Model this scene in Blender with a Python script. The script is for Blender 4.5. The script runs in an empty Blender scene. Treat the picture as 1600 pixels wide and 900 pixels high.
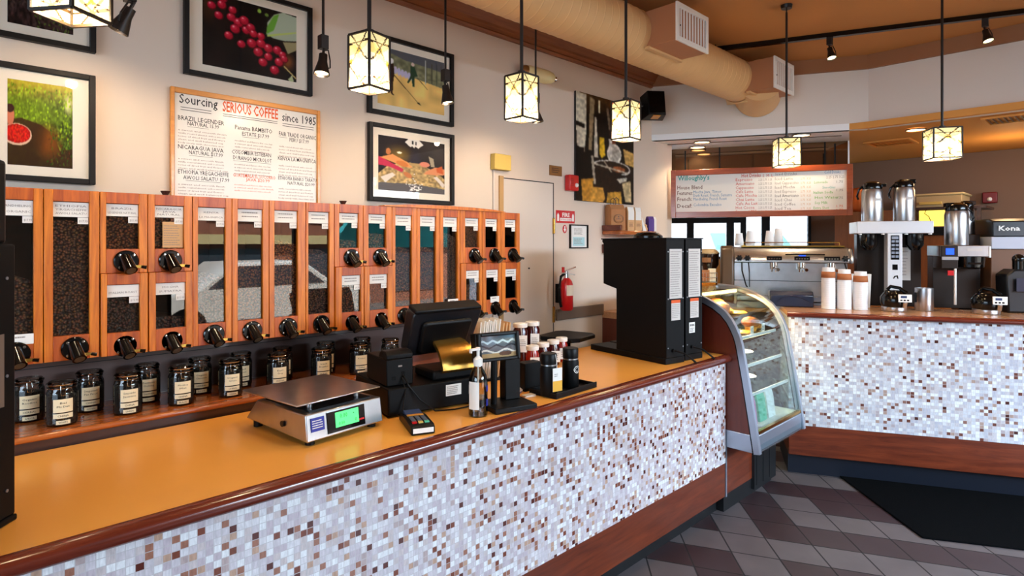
import bpy, math, random
import numpy as np
from mathutils import Matrix, Vector
random.seed(7)
R = math.radians
sc = bpy.context.scene
COL = sc.collection

# ------------------------------------------------------------------ camera, world, light, exposure
FX, CAMZ, HY = 930.0, 1.61, 382.0            # focal length in pixels of a 1600 px wide frame, eye height, horizon row
TH = math.atan2(950, FX)                      # the long wall runs 45.6 degrees right of the view direction
CT, ST = math.cos(TH), math.sin(TH)
cam_d = bpy.data.cameras.new('camera')
cam = bpy.data.objects.new('camera', cam_d); COL.objects.link(cam)
cam_d.sensor_width = 36.0
cam_d.lens = 36.0 * FX / 1600
cam_d.shift_y = -(450 - HY) / 1600.0
cam_d.clip_start = 0.02
cam.location = (0, 0, CAMZ)
cam.rotation_euler = (math.pi/2, 0, TH - math.pi/2)
sc.camera = cam

world = bpy.data.worlds.new('world'); sc.world = world; world.use_nodes = True
bg = world.node_tree.nodes['Background']
bg.inputs[0].default_value = (0.62, 0.80, 1.0, 1); bg.inputs[1].default_value = 3.2

def area(name, loc, rot, sx, sy, energy, col):
    l = bpy.data.lights.new(name, 'AREA'); l.shape = 'RECTANGLE'; l.size = sx; l.size_y = sy
    l.energy = energy; l.color = col
    o = bpy.data.objects.new(name, l); COL.objects.link(o); o.location = loc; o.rotation_euler = rot
    return o
def point(name, loc, energy, col, r=0.03):
    l = bpy.data.lights.new(name, 'POINT'); l.energy = energy; l.color = col; l.shadow_soft_size = r
    o = bpy.data.objects.new(name, l); COL.objects.link(o); o.location = loc; return o
def spot(name, loc, target, energy, col, ang=100, blend=0.6, r=0.03):
    l = bpy.data.lights.new(name, 'SPOT'); l.energy = energy; l.color = col; l.spot_size = R(ang); l.spot_blend = blend
    l.shadow_soft_size = r
    o = bpy.data.objects.new(name, l); COL.objects.link(o); o.location = loc
    o.rotation_euler = (Vector(target) - Vector(loc)).to_track_quat('-Z', 'Y').to_euler(); return o
DAY = (0.62, 0.81, 1.0); WARM = (1.0, 0.66, 0.34); WARM2 = (1.0, 0.74, 0.46)
# daylight: open sky above the street, seen from the room through the street window; the same behind the camera; sun on the far side of the street
area('street_sky', (4.4, -6.0, 3.75), (R(76), 0, 0), 8.0, 2.6, 2250, DAY)
area('entrance_sky', (-4.4, -.2, 3.0), (R(72), 0, R(-90)), 3.6, 2.4, 260, DAY)
sl = bpy.data.lights.new('sun', 'SUN'); sl.energy = 22; sl.angle = .01; sl.color = (1, .95, .88)
so = bpy.data.objects.new('sun', sl); COL.objects.link(so); so.rotation_euler = Vector((.25, -.75, -.75)).to_track_quat('-Z', 'Y').to_euler()
sc.view_settings.view_transform = 'Standard'
sc.view_settings.look = 'None'
sc.view_settings.exposure = 0.0
sc.view_settings.gamma = 1.0
sc.view_settings.use_curve_mapping = False
try:
    sc.cycles.use_denoising = True
    sc.cycles.max_bounces = 8
    sc.cycles.transparent_max_bounces = 16
    sc.cycles.sample_clamp_indirect = 6.0
    sc.cycles.caustics_reflective = False; sc.cycles.caustics_refractive = False
except Exception:
    pass

# ------------------------------------------------------------------ from a pixel of the photograph to a point on a real surface
def ray(px, py):
    r = (px - 800) / FX; u = (HY - py) / FX
    return (CT + ST * r, ST - CT * r, u)
def onz(px, py, z):
    d = ray(px, py); t = (z - CAMZ) / d[2]; return Vector((d[0]*t, d[1]*t, z))
def onY(px, py, Y):
    d = ray(px, py); t = Y / d[1]; return Vector((d[0]*t, Y, CAMZ + d[2]*t))
def onX(px, py, X):
    d = ray(px, py); t = X / d[0]; return Vector((X, d[1]*t, CAMZ + d[2]*t))
def online(px, py, p0, d):
    r = ray(px, py); n = (-d[1], d[0])
    t = (n[0]*p0[0] + n[1]*p0[1]) / (n[0]*r[0] + n[1]*r[1]); return Vector((r[0]*t, r[1]*t, CAMZ + r[2]*t))

# ------------------------------------------------------------------ materials
def lin(c):
    return tuple((x/12.92 if x <= .04045 else ((x+.055)/1.055)**2.4) for x in (v/255 for v in c))
def nodes(name):
    m = bpy.data.materials.new(name); m.use_nodes = True
    nt = m.node_tree; return m, nt, nt.nodes['Principled BSDF']
def mat(name, rgb, rough=.5, metal=0, coat=0, spec=.5, emit=None, estr=0, var=0, vscale=8, bump=0, bscale=60):
    m, nt, b = nodes(name); c = lin(rgb) + (1,)
    b.inputs['Base Color'].default_value = c
    b.inputs['Roughness'].default_value = rough; b.inputs['Metallic'].default_value = metal
    b.inputs['Coat Weight'].default_value = coat; b.inputs['Coat Roughness'].default_value = .06
    b.inputs['Specular IOR Level'].default_value = spec
    if emit:
        b.inputs['Emission Color'].default_value = lin(emit) + (1,); b.inputs['Emission Strength'].default_value = estr
    if var:
        tc = nt.nodes.new('ShaderNodeTexCoord'); n = nt.nodes.new('ShaderNodeTexNoise'); n.inputs['Scale'].default_value = vscale
        n.inputs['Detail'].default_value = 6
        r = nt.nodes.new('ShaderNodeValToRGB')
        r.color_ramp.elements[0].position = .3; r.color_ramp.elements[1].position = .7
        r.color_ramp.elements[0].color = tuple(x*(1-var) for x in c[:3]) + (1,)
        r.color_ramp.elements[1].color = tuple(min(1, x*(1+var)) for x in c[:3]) + (1,)
        nt.links.new(tc.outputs['Object'], n.inputs['Vector']); nt.links.new(n.outputs['Fac'], r.inputs[0]); nt.links.new(r.outputs[0], b.inputs['Base Color'])
    if bump:
        tc = nt.nodes.new('ShaderNodeTexCoord'); n = nt.nodes.new('ShaderNodeTexNoise'); n.inputs['Scale'].default_value = bscale
        bp = nt.nodes.new('ShaderNodeBump'); bp.inputs['Strength'].default_value = bump; bp.inputs['Distance'].default_value = .01
        nt.links.new(tc.outputs['Object'], n.inputs['Vector']); nt.links.new(n.outputs['Fac'], bp.inputs['Height']); nt.links.new(bp.outputs[0], b.inputs['Normal'])
    return m
def wood(name, c1, c2, scale=(2, 2, 40), rough=.3, coat=.4):
    """grain stretched along the axis with the small scale"""
    m, nt, b = nodes(name)
    tc = nt.nodes.new('ShaderNodeTexCoord'); mp = nt.nodes.new('ShaderNodeMapping'); mp.inputs['Scale'].default_value = scale
    n = nt.nodes.new('ShaderNodeTexNoise'); n.inputs['Scale'].default_value = 1.0; n.inputs['Detail'].default_value = 7; n.inputs['Roughness'].default_value = .65
    n.inputs['Distortion'].default_value = .6
    r = nt.nodes.new('ShaderNodeValToRGB'); r.color_ramp.elements[0].position = .32; r.color_ramp.elements[1].position = .68
    r.color_ramp.elements[0].color = lin(c1) + (1,); r.color_ramp.elements[1].color = lin(c2) + (1,)
    nt.links.new(tc.outputs['Object'], mp.inputs[0]); nt.links.new(mp.outputs[0], n.inputs['Vector']); nt.links.new(n.outputs['Fac'], r.inputs[0])
    nt.links.new(r.outputs[0], b.inputs['Base Color'])
    b.inputs['Roughness'].default_value = rough; b.inputs['Coat Weight'].default_value = coat; b.inputs['Coat Roughness'].default_value = .12
    return m
def glass(name, tint=(255, 255, 255), f0=.04, rough=.0, strength=1.0):
    m = bpy.data.materials.new(name); m.use_nodes = True; nt = m.node_tree
    nt.nodes.remove(nt.nodes['Principled BSDF']); out = nt.nodes['Material Output']
    t = nt.nodes.new('ShaderNodeBsdfTransparent'); t.inputs[0].default_value = lin(tint) + (1,)
    g = nt.nodes.new('ShaderNodeBsdfGlossy'); g.inputs['Roughness'].default_value = rough
    fr = nt.nodes.new('ShaderNodeFresnel'); fr.inputs['IOR'].default_value = 1.5
    mu = nt.nodes.new('ShaderNodeMath'); mu.operation = 'MULTIPLY'; mu.inputs[1].default_value = strength; mu.use_clamp = True
    mx = nt.nodes.new('ShaderNodeMixShader')
    nt.links.new(fr.outputs[0], mu.inputs[0]); nt.links.new(mu.outputs[0], mx.inputs[0]); nt.links.new(t.outputs[0], mx.inputs[1]); nt.links.new(g.outputs[0], mx.inputs[2])
    nt.links.new(mx.outputs[0], out.inputs[0]); return m
def colattr(name, rough=.5, coat=0, emit=0, through=0):
    m, nt, b = nodes(name); a = nt.nodes.new('ShaderNodeAttribute'); a.attribute_name = 'Col'
    nt.links.new(a.outputs['Color'], b.inputs['Base Color']); b.inputs['Roughness'].default_value = rough; b.inputs['Specular IOR Level'].default_value = .12
    b.inputs['Coat Weight'].default_value = coat
    if emit:
        nt.links.new(a.outputs['Color'], b.inputs['Emission Color']); b.inputs['Emission Strength'].default_value = emit
    if through:
        t = nt.nodes.new('ShaderNodeBsdfTransparent'); mx = nt.nodes.new('ShaderNodeMixShader'); mx.inputs[0].default_value = through
        nt.links.new(b.outputs[0], mx.inputs[1]); nt.links.new(t.outputs[0], mx.inputs[2]); nt.links.new(mx.outputs[0], nt.nodes['Material Output'].inputs[0])
    return m
def mosaic(name, pw, ph, ax, az, pale=0):
    """small glass tiles: white, pale grey-pink, tan and dark red-brown at random"""
    m, nt, b = nodes(name); N = nt.nodes.new; L = nt.links.new
    tc = N('ShaderNodeTexCoord'); sp = N('ShaderNodeSeparateXYZ'); L(tc.outputs['Object'], sp.inputs[0])
    def div(sock, p):
        d = N('ShaderNodeMath'); d.operation = 'DIVIDE'; d.inputs[1].default_value = p; L(sock, d.inputs[0])
        f = N('ShaderNodeMath'); f.operation = 'FLOOR'; L(d.outputs[0], f.inputs[0])
        q = N('ShaderNodeMath'); q.operation = 'FRACT'; L(d.outputs[0], q.inputs[0])
        a = N('ShaderNodeMath'); a.operation = 'SUBTRACT'; a.inputs[1].default_value = .5; L(q.outputs[0], a.inputs[0])
        a2 = N('ShaderNodeMath'); a2.operation = 'ABSOLUTE'; L(a.outputs[0], a2.inputs[0])
        return f.outputs[0], a2.outputs[0]
    fx, gx = div(sp.outputs[ax], pw); fz, gz = div(sp.outputs[az], ph)
    cb = N('ShaderNodeCombineXYZ'); L(fx, cb.inputs[0]); L(fz, cb.inputs[1])
    wn = N('ShaderNodeTexWhiteNoise'); wn.noise_dimensions = '3D'; L(cb.outputs[0], wn.inputs['Vector'])
    r = N('ShaderNodeValToRGB'); r.color_ramp.interpolation = 'CONSTANT'
    e = r.color_ramp.elements
    stops = [(0, (238, 238, 240)), (.15, (212, 204, 210)), (.38, (198, 184, 192)), (.52, (208, 195, 195)), (.64, (226, 222, 226)), (.755, (186, 166, 164)), (.80, (194, 158, 136)), (.865, (160, 108, 88)), (.915, (124, 64, 46)), (.965, (88, 36, 28))]
    if pale: stops = [(0, (228, 232, 236)), (.16, (202, 205, 214)), (.40, (186, 187, 200)), (.60, (198, 194, 200)), (.72, (216, 218, 224)), (.81, (178, 166, 170)), (.875, (172, 146, 134)), (.925, (140, 102, 92)), (.962, (108, 64, 54)), (.985, (74, 36, 30))]
    e[0].color = lin(stops[0][1]) + (1,); e[1].position = stops[1][0]; e[1].color = lin(stops[1][1]) + (1,)
    for p, c in stops[2:]:
        x = e.new(p); x.color = lin(c) + (1,)
    L(wn.outputs['Value'], r.inputs[0])
    # streaks inside each tile
    ns = N('ShaderNodeTexNoise'); ns.inputs['Scale'].default_value = 1; ns.inputs['Detail'].default_value = 3
    mp = N('ShaderNodeMapping'); mp.inputs['Scale'].default_value = (260, 260, 50); L(tc.outputs['Object'], mp.inputs[0]); L(mp.outputs[0], ns.inputs['Vector'])
    mr = N('ShaderNodeMapRange'); mr.inputs[1].default_value = .3; mr.inputs[2].default_value = .7; mr.inputs[3].default_value = .82; mr.inputs[4].default_value = 1.08; L(ns.outputs['Fac'], mr.inputs[0])
    mul = N('ShaderNodeMix'); mul.data_type = 'RGBA'; mul.blend_type = 'MULTIPLY'; mul.inputs[0].default_value = 1
    L(r.outputs[0], mul.inputs[6]); L(mr.outputs[0], mul.inputs[7])
    mx = N('ShaderNodeMath'); mx.operation = 'MAXIMUM'; L(gx, mx.inputs[0]); L(gz, mx.inputs[1])
    gt = N('ShaderNodeMath'); gt.operation = 'GREATER_THAN'; gt.inputs[1].default_value = .455; L(mx.outputs[0], gt.inputs[0])
    fm = N('ShaderNodeMix'); fm.data_type = 'RGBA'; fm.inputs[7].default_value = lin((196, 190, 192)) + (1,)
    L(gt.outputs[0], fm.inputs[0]); L(mul.outputs[2], fm.inputs[6]); L(fm.outputs[2], b.inputs['Base Color'])
    b.inputs['Roughness'].default_value = .22; b.inputs['Coat Weight'].default_value = .3
    return m
def beans_mat(name, dark, light, scale=120):
    m, nt, b = nodes(name); N = nt.nodes.new; L = nt.links.new
    tc = N('ShaderNodeTexCoord'); v = N('ShaderNodeTexVoronoi'); v.inputs['Scale'].default_value = scale; L(tc.outputs['Object'], v.inputs['Vector'])
    r = N('ShaderNodeValToRGB'); r.color_ramp.elements[0].color = lin(light) + (1,); r.color_ramp.elements[1].color = lin(dark) + (1,)
    r.color_ramp.elements[0].position = .05; r.color_ramp.elements[1].position = .62
    L(v.outputs['Distance'], r.inputs[0])
    hs = N('ShaderNodeMix'); hs.data_type = 'RGBA'; hs.blend_type = 'MULTIPLY'; hs.inputs[0].default_value = .35
    L(r.outputs[0], hs.inputs[6]); L(v.outputs['Color'], hs.inputs[7]); L(hs.outputs[2], b.inputs['Base Color'])
    bp = N('ShaderNodeBump'); bp.inputs['Strength'].default_value = .9; bp.inputs['Distance'].default_value = .006; bp.invert = True
    L(v.outputs['Distance'], bp.inputs['Height']); L(bp.outputs[0], b.inputs['Normal']); b.inputs['Roughness'].default_value = .35
    return m
M = {}
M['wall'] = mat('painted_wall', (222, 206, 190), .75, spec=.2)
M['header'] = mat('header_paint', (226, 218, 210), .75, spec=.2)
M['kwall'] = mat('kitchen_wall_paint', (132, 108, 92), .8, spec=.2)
M['ceil'] = mat('ceiling_paint', (192, 132, 78), .8, spec=.2)
M['soffit'] = mat('soffit_paint', (226, 160, 84), .7, spec=.2)
M['white'] = mat('white_paint', (250, 251, 252), .5)
M['crown'] = wood('crown_wood', (122, 66, 30), (150, 88, 44), (3, 40, 40), .5, .1)
M['shell'] = mat('room_shell_paint', (170, 150, 130), .8)
M['redwood'] = wood('red_stained_wood', (80, 30, 15), (122, 54, 29), (3, 30, 30), .3, .35)
M['binwood'] = wood('bin_wood', (176, 82, 10), (238, 140, 34), (40, 40, 3), .42, .08)
M['binwood2'] = wood('bin_wood_dark', (152, 58, 8), (210, 104, 24), (40, 40, 3), .42, .08)
M['nose'] = wood('counter_nosing_wood', (88, 28, 16), (116, 44, 24), (4, 40, 40), .22, .6)
M['case_wood'] = wood('case_side_wood', (84, 30, 18), (106, 42, 26), (20, 20, 3), .35, .3)
M['shelfwood'] = wood('jar_shelf_wood', (150, 74, 28), (190, 104, 44), (4, 40, 40), .25, .5)
M['oak_pale'] = wood('pale_cabinet_top', (176, 120, 80), (196, 142, 98), (5, 40, 40), .4, .1)
M['darkwood'] = wood('dark_wood', (50, 26, 18), (70, 36, 24), (4, 30, 30), .4, .2)
M['oak'] = wood('orange_oak', (206, 128, 40), (228, 152, 60), (5, 40, 40), .35, .3)
M['lam'] = mat('counter_laminate', (252, 176, 78), .3, var=.05, vscale=3, coat=.15)
M['lam2'] = mat('bar_top_laminate', (206, 150, 104), .25, var=.06, vscale=5, coat=.3)
M['kick'] = mat('black_toe_kick', (10, 11, 14), .45)
M['bluekick'] = mat('blue_black_toe_kick', (6, 14, 28), .4)
M['mosaic_a'] = mosaic('mosaic_tiles', .0196, .0196, 0, 2)
M['mosaic_b'] = mosaic('mosaic_tiles_bar', .0225, .0205, 0, 2, 1)
M['grout'] = mat('floor_grout', (30, 27, 29), .8)
M['tile_l'] = mat('floor_tile_grey', (90, 82, 83), .42, var=.12, vscale=6)
M['tile_d'] = mat('floor_tile_brown', (52, 35, 38), .42, var=.14, vscale=6)
M['mat'] = mat('rubber_floor_mat', (5, 6, 8), .95, spec=.05, bump=.4, bscale=300)
M['black'] = mat('black_plastic', (11, 11, 12), .42, spec=.2)
M['gloss'] = mat('gloss_black', (7, 6, 6), .16, coat=.1, spec=.35)
M['satin'] = mat('black_powder_coat', (8, 8, 9), .5, spec=.16)
M['blackmetal'] = mat('dark_bronze_metal', (34, 26, 22), .4, .3)
M['frame'] = mat('black_picture_frame', (20, 16, 14), .5, spec=.25)
M['matboard'] = mat('cream_mat_board', (240, 230, 214), .8)
M['steel'] = mat('brushed_steel', (196, 196, 198), .28, 1, var=.06, vscale=20)
M['steel_dull'] = mat('dull_steel', (150, 156, 168), .4, .85)
M['chrome'] = mat('chrome', (220, 216, 208), .08, 1)
M['alu'] = mat('satin_aluminium', (176, 186, 202), .36, .8)
M['brass'] = mat('brass', (196, 150, 70), .25, 1)
M['brassplate'] = mat('brass_plate', (150, 104, 56), .4, .5)
M['gold'] = mat('gold_tinted_metal', (170, 130, 60), .25, .9)
M['glass'] = glass('clear_glass', strength=1.0)
M['binglass'] = glass('bin_glass', (248, 246, 244), strength=1.1)
M['caseglass'] = glass('case_glass', (240, 248, 248), strength=.4)
M['picglass'] = glass('picture_glass', strength=.18)
M['jarglass'] = glass('jar_glass', (238, 234, 226), rough=.02, strength=1.5)
M['smoke'] = glass('smoked_glass', (120, 104, 84), rough=.02, strength=1.5)
M['whiteboard'] = mat('whiteboard_enamel', (226, 222, 214), .3)
M['paper'] = mat('white_paper', (240, 238, 232), .8)
M['paper_c'] = mat('cream_paper_label', (238, 222, 182), .8)
M['kraft'] = mat('kraft_paper', (176, 122, 76), .8, var=.06, vscale=30)
M['kraft_l'] = mat('pale_kraft_paper', (214, 170, 120), .8)
M['ink'] = mat('black_ink', (26, 24, 24), .7)
M['ink_red'] = mat('red_ink', (206, 62, 40), .7)
M['ink_orange'] = mat('orange_ink', (226, 92, 34), .7)
M['ink_brown'] = mat('brown_ink', (112, 72, 60), .7)
M['ink_soft'] = mat('soft_grey_ink', (140, 132, 128), .7)
M['ink_teal'] = mat('teal_ink', (60, 170, 160), .7)
M['ink_blue'] = mat('blue_ink', (96, 150, 190), .7)
M['ink_green'] = mat('green_ink', (120, 190, 90), .7)
M['red'] = mat('safety_red', (200, 20, 26), .3, coat=.3)
M['deepred'] = mat('dark_red', (120, 10, 20), .4)
M['beans_m'] = beans_mat('roasted_coffee_beans', (54, 30, 19), (200, 134, 90))
M['beans_d'] = beans_mat('dark_roasted_coffee_beans', (40, 26, 20), (160, 112, 86))
M['beans_l'] = beans_mat('light_roasted_coffee_beans', (60, 30, 16), (206, 130, 78))
M['tea'] = mat('dark_tea_leaves', (30, 22, 16), .8, bump=1, bscale=180, var=.4, vscale=90)
M['duct'] = mat('cream_duct_paint', (222, 180, 126), .5, var=.03, vscale=4)
M['ventbox'] = mat('tan_vent_box', (176, 120, 82), .6)
M['whitemetal'] = mat('white_enamel', (238, 236, 230), .4)
M['grille'] = mat('grey_grille', (66, 64, 60), .5)
M['cream'] = mat('cream_plastic', (226, 206, 150), .5)
M['yellowbox'] = mat('yellow_plastic', (222, 188, 96), .5)
M['door'] = mat('door_paint', (220, 208, 196), .6)
M['jamb'] = mat('tan_door_jamb', (190, 150, 96), .6)
M['rail'] = mat('grey_brown_rail', (112, 96, 84), .5)
M['cup'] = mat('white_paper_cup', (240, 240, 240), .6)
M['lid'] = mat('white_plastic_lid', (244, 240, 232), .4)
M['honey'] = mat('dark_red_honey', (70, 10, 6), .2, coat=.1, var=.3, vscale=14)
M['honey_o'] = mat('red_orange_honey', (150, 28, 14), .2, coat=.1)
M['lcd'] = mat('green_lcd', (90, 220, 130), .3, emit=(70, 235, 120), estr=.9)
M['lcd_blue'] = mat('blue_lcd', (20, 60, 230), .3, emit=(30, 90, 255), estr=1.4)
M['bluelabel'] = mat('blue_label', (30, 40, 150), .5)
M['clearliquid'] = glass('clear_sanitiser', (214, 222, 232), rough=.02, strength=1.2)
M['navy'] = mat('navy_plastic', (20, 32, 58), .3, coat=.2)
M['copper'] = mat('copper_metal', (214, 108, 52), .3, .9)
M['skin'] = mat('skin', (122, 66, 48), .5)
M['cloth'] = mat('black_cloth', (14, 14, 16), .85)
M['hair'] = mat('dark_hair', (16, 12, 10), .6)
M['purple'] = mat('purple_paper', (72, 40, 130), .6)
M['lamp_on'] = mat('lit_bulb', (255, 244, 220), .4, emit=(255, 226, 170), estr=9)
M['lit_panel'] = mat('lit_yellow_panel', (255, 230, 120), .5, emit=(255, 222, 90), estr=1.3)
M['case_light'] = mat('lit_case_lamp', (255, 240, 200), .5, emit=(255, 222, 150), estr=5)
M['print'] = colattr('photo_print', .35)
M['stained'] = colattr('stained_lamp_glass', .3, emit=.8, through=.25)
M['plate'] = mat('white_china', (238, 232, 220), .3)
M['pastry'] = mat('golden_pastry', (236, 160, 56), .6, var=.25, vscale=40)
M['pastry_d'] = mat('brown_pastry', (168, 92, 36), .6, var=.25, vscale=40)
M['tan'] = mat('tan_plastic', (196, 168, 120), .6)
M['pink'] = mat('pink_wrapper', (220, 130, 180), .5)
M['green'] = mat('green_wrapper', (90, 190, 150), .5)
M['screen'] = mat('dark_screen', (20, 26, 40), .15)
M['black_blue'] = mat('blue_black_plastic', (16, 18, 23), .38, coat=.1)
M['screen_blue'] = mat('dull_blue_screen', (60, 74, 110), .2)
M['screen_pale'] = mat('pale_screen', (176, 198, 220), .2)
M['yellow_tag'] = mat('yellow_paper', (240, 180, 60), .7)
M['menuwood'] = wood('menu_frame_wood', (132, 54, 24), (164, 78, 38), (5, 40, 40), .3, .4)
M['tan_grey'] = mat('brown_grey_plastic', (92, 70, 48), .4)
M['sleeve'] = mat('brown_cup_sleeve', (172, 104, 60), .8, var=.1, vscale=20)
M['steel_white'] = mat('bright_steel', (226, 228, 232), .35, .3)
M['darksteel'] = mat('dark_steel', (42, 33, 28), .35, .5)
M['hopper'] = mat('smoked_hopper', (46, 26, 16), .1, coat=.5)
M['tanbox'] = mat('tan_appliance', (120, 78, 50), .5)
M['binplastic'] = mat('milky_plastic', (196, 200, 214), .25)
M['rackwood'] = wood('orange_brown_cabinet', (120, 62, 24), (150, 84, 38), (20, 20, 2), .4, .2)
M['rackwood2'] = wood('orange_brown_door', (130, 70, 28), (164, 94, 44), (20, 20, 2), .4, .2)
M['outside'] = mat('pale_outside_wall', (232, 238, 244), .8)

# ------------------------------------------------------------------ mesh helpers
I4 = Matrix.Identity(4)
def fr(origin, right, up):
    r = Vector(right).normalized(); u = Vector(up).normalized(); n = r.cross(u)
    m = Matrix((r, u, n)).transposed().to_4x4(); m.translation = Vector(origin); return m
def T(x, y, z): return Matrix.Translation((x, y, z))
def RZ(a): return Matrix.Rotation(R(a), 4, 'Z')
def RX(a): return Matrix.Rotation(R(a), 4, 'X')
def RY(a): return Matrix.Rotation(R(a), 4, 'Y')

class MB:
    def __init__(s, mtx=None): s.v = []; s.f = []; s.m = []; s.x = mtx or I4
    def add(s, vs, fs, m=0, x=None):
        x = s.x @ x if x is not None else s.x
        b = len(s.v); s.v += [x @ Vector(p) for p in vs]; s.f += [[b+i for i in f] for f in fs]; s.m += [m]*len(fs); return s
    def box(s, x0, x1, y0, y1, z0, z1, m=0, x=None):
        return s.add([(x0,y0,z0),(x1,y0,z0),(x1,y1,z0),(x0,y1,z0),(x0,y0,z1),(x1,y0,z1),(x1,y1,z1),(x0,y1,z1)],
                     [(3,2,1,0),(4,5,6,7),(0,1,5,4),(1,2,6,5),(2,3,7,6),(3,0,4,7)], m, x)
    def prism(s, poly, d0, d1, m=0, x=None):
        """poly in the local xy plane, extruded along local z"""
        n = len(poly); a = sum(poly[i][0]*poly[(i+1)%n][1]-poly[(i+1)%n][0]*poly[i][1] for i in range(n))
        if a < 0: poly = poly[::-1]
        vs = [(p[0], p[1], d0) for p in poly] + [(p[0], p[1], d1) for p in poly]
        fs = [tuple(range(n))[::-1], tuple(range(n, 2*n))] + [(i, (i+1)%n, n+(i+1)%n, n+i) for i in range(n)]
        return s.add(vs, fs, m, x)
    def lathe(s, prof, n=24, m=0, x=None, cap=True):
        vs = []; fs = []
        for r, z in prof:
            for i in range(n):
                a = 2*math.pi*i/n; vs.append((r*math.cos(a), r*math.sin(a), z))
        for k in range(len(prof)-1):
            for i in range(n):
                j = (i+1) % n; fs.append((k*n+i, k*n+j, (k+1)*n+j, (k+1)*n+i))
        if cap:
            if prof[0][0] > 1e-6: fs.append(tuple(range(n))[::-1])
            if prof[-1][0] > 1e-6: fs.append(tuple((len(prof)-1)*n+i for i in range(n)))
        return s.add(vs, fs, m, x)
    def cyl(s, p, q, r, r2=None, n=14, m=0):
        p = Vector(p); q = Vector(q); d = q-p; L = d.length
        x = d.to_track_quat('Z', 'Y').to_matrix().to_4x4(); x.translation = p
        return s.lathe([(r, 0), (r if r2 is None else r2, L)], n, m, x)
    def tube(s, pts, r, n=8, m=0):
        pts = [Vector(p) for p in pts]; vs = []; fs = []; up = Vector((0.13, 0.21, 1)).normalized()
        for i, p in enumerate(pts):
            d = (pts[min(i+1, len(pts)-1)] - pts[max(i-1, 0)]).normalized()
            a = d.cross(up); a = a.normalized() if a.length > 1e-4 else d.orthogonal().normalized(); b = d.cross(a)
            for k in range(n):
                t = 2*math.pi*k/n; vs.append(p + a*r*math.cos(t) + b*r*math.sin(t))
        for i in range(len(pts)-1):
            for k in range(n):
                j = (k+1) % n; fs.append((i*n+k, i*n+j, (i+1)*n+j, (i+1)*n+k))
        fs.append(tuple(range(n))[::-1]); fs.append(tuple((len(pts)-1)*n+k for k in range(n)))
        return s.add(vs, fs, m)
    def ball(s, c, r, n=14, m=0, sz=1.0):
        k = 8; prof = [(r*math.sin(math.pi*i/k), -r*sz*math.cos(math.pi*i/k)) for i in range(k+1)]
        prof[0] = (1e-5, prof[0][1]); prof[-1] = (1e-5, prof[-1][1])
        return s.lathe(prof, n, m, T(*c), cap=False)
    def frame(s, x0, x1, y0, y1, w, d0, d1, m=0, x=None, wt=None, wb=None):
        """rectangular frame in the local xy plane with four mitre-free bars"""
        wt = w if wt is None else wt; wb = w if wb is None else wb
        s.box(x0, x0+w, y0, y1, d0, d1, m, x); s.box(x1-w, x1, y0, y1, d0, d1, m, x)
        s.box(x0+w, x1-w, y1-wt, y1, d0, d1, m, x); s.box(x0+w, x1-w, y0, y0+wb, d0, d1, m, x); return s
    def build(s, name, mats, parent=None, smooth=True, bevel=0, seg=2):
        me = bpy.data.meshes.new(name); me.from_pydata([tuple(v) for v in s.v], [], s.f)
        mats = mats if isinstance(mats, (list, tuple)) else [mats]
        for k in mats: me.materials.append(k if not isinstance(k, str) else M[k])
        if len(mats) > 1: me.polygons.foreach_set('material_index', s.m)
        me.update()
        if smooth:
            me.shade_smooth(); me.set_sharp_from_angle(angle=R(38))
        o = bpy.data.objects.new(name, me); COL.objects.link(o)
        if parent: o.parent = parent
        if bevel:
            md = o.modifiers.new('bevel', 'BEVEL'); md.width = bevel; md.segments = seg; md.limit_method = 'ANGLE'; md.angle_limit = R(40); md.harden_normals = False
        return o
def tag(o, label, cat, group=None):
    o['label'] = label; o['category'] = cat
    if group: o['group'] = group
    return o
def thing(name, label, cat, loc=(0, 0, 0), rz=0, group=None):
    o = bpy.data.objects.new(name, None); COL.objects.link(o); o.location = loc; o.rotation_euler = (0, 0, R(rz)); o.empty_display_size = .05
    return tag(o, label, cat, group)
def struct(name, mb, mats, smooth=False, bevel=0):
    o = mb.build(name, mats, None, smooth, bevel); o['kind'] = 'structure'; return o
def copy_tree(o, parent=None):
    c = o.copy(); COL.objects.link(c)
    if parent: c.parent = parent
    for ch in list(o.children): copy_tree(ch, c)
    return c
# lettering: several lines collected into one mesh
_fc = bpy.data.curves.new('lettering', 'FONT')
_fo = bpy.data.objects.new('lettering_source', _fc)
def glyphs(mb, s, x, width=None, height=.01, align='LEFT', m=0, bold=0):
    """s on the local xy plane of frame x; height is the cap height, width squeezes the line to fit"""
    _fc.body = s; _fc.size = 1.0; _fc.align_x = 'LEFT'; _fc.extrude = 0.0; _fc.offset = bold; _fc.resolution_u = 1
    _fo.data = _fc
    bpy.context.view_layer.update()
    me = bpy.data.meshes.new_from_object(_fo)
    n = len(me.vertices)
    if n == 0: bpy.data.meshes.remove(me); return mb
    co = np.empty(n*3); me.vertices.foreach_get('co', co); co = co.reshape(-1, 3)
    w = co[:, 0].max() - co[:, 0].min(); x0 = co[:, 0].min()
    sy = height / .70; sx = (width / w) if width else sy
    off = 0 if align == 'LEFT' else (-(w*sx)/2 if align == 'CENTER' else -(w*sx))
    vs = [((p[0]-x0)*sx + off, p[1]*sy, 0) for p in co]
    fs = [tuple(p.vertices) for p in me.polygons]
    bpy.data.meshes.remove(me)
    return mb.add(vs, fs, m, x)
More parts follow.
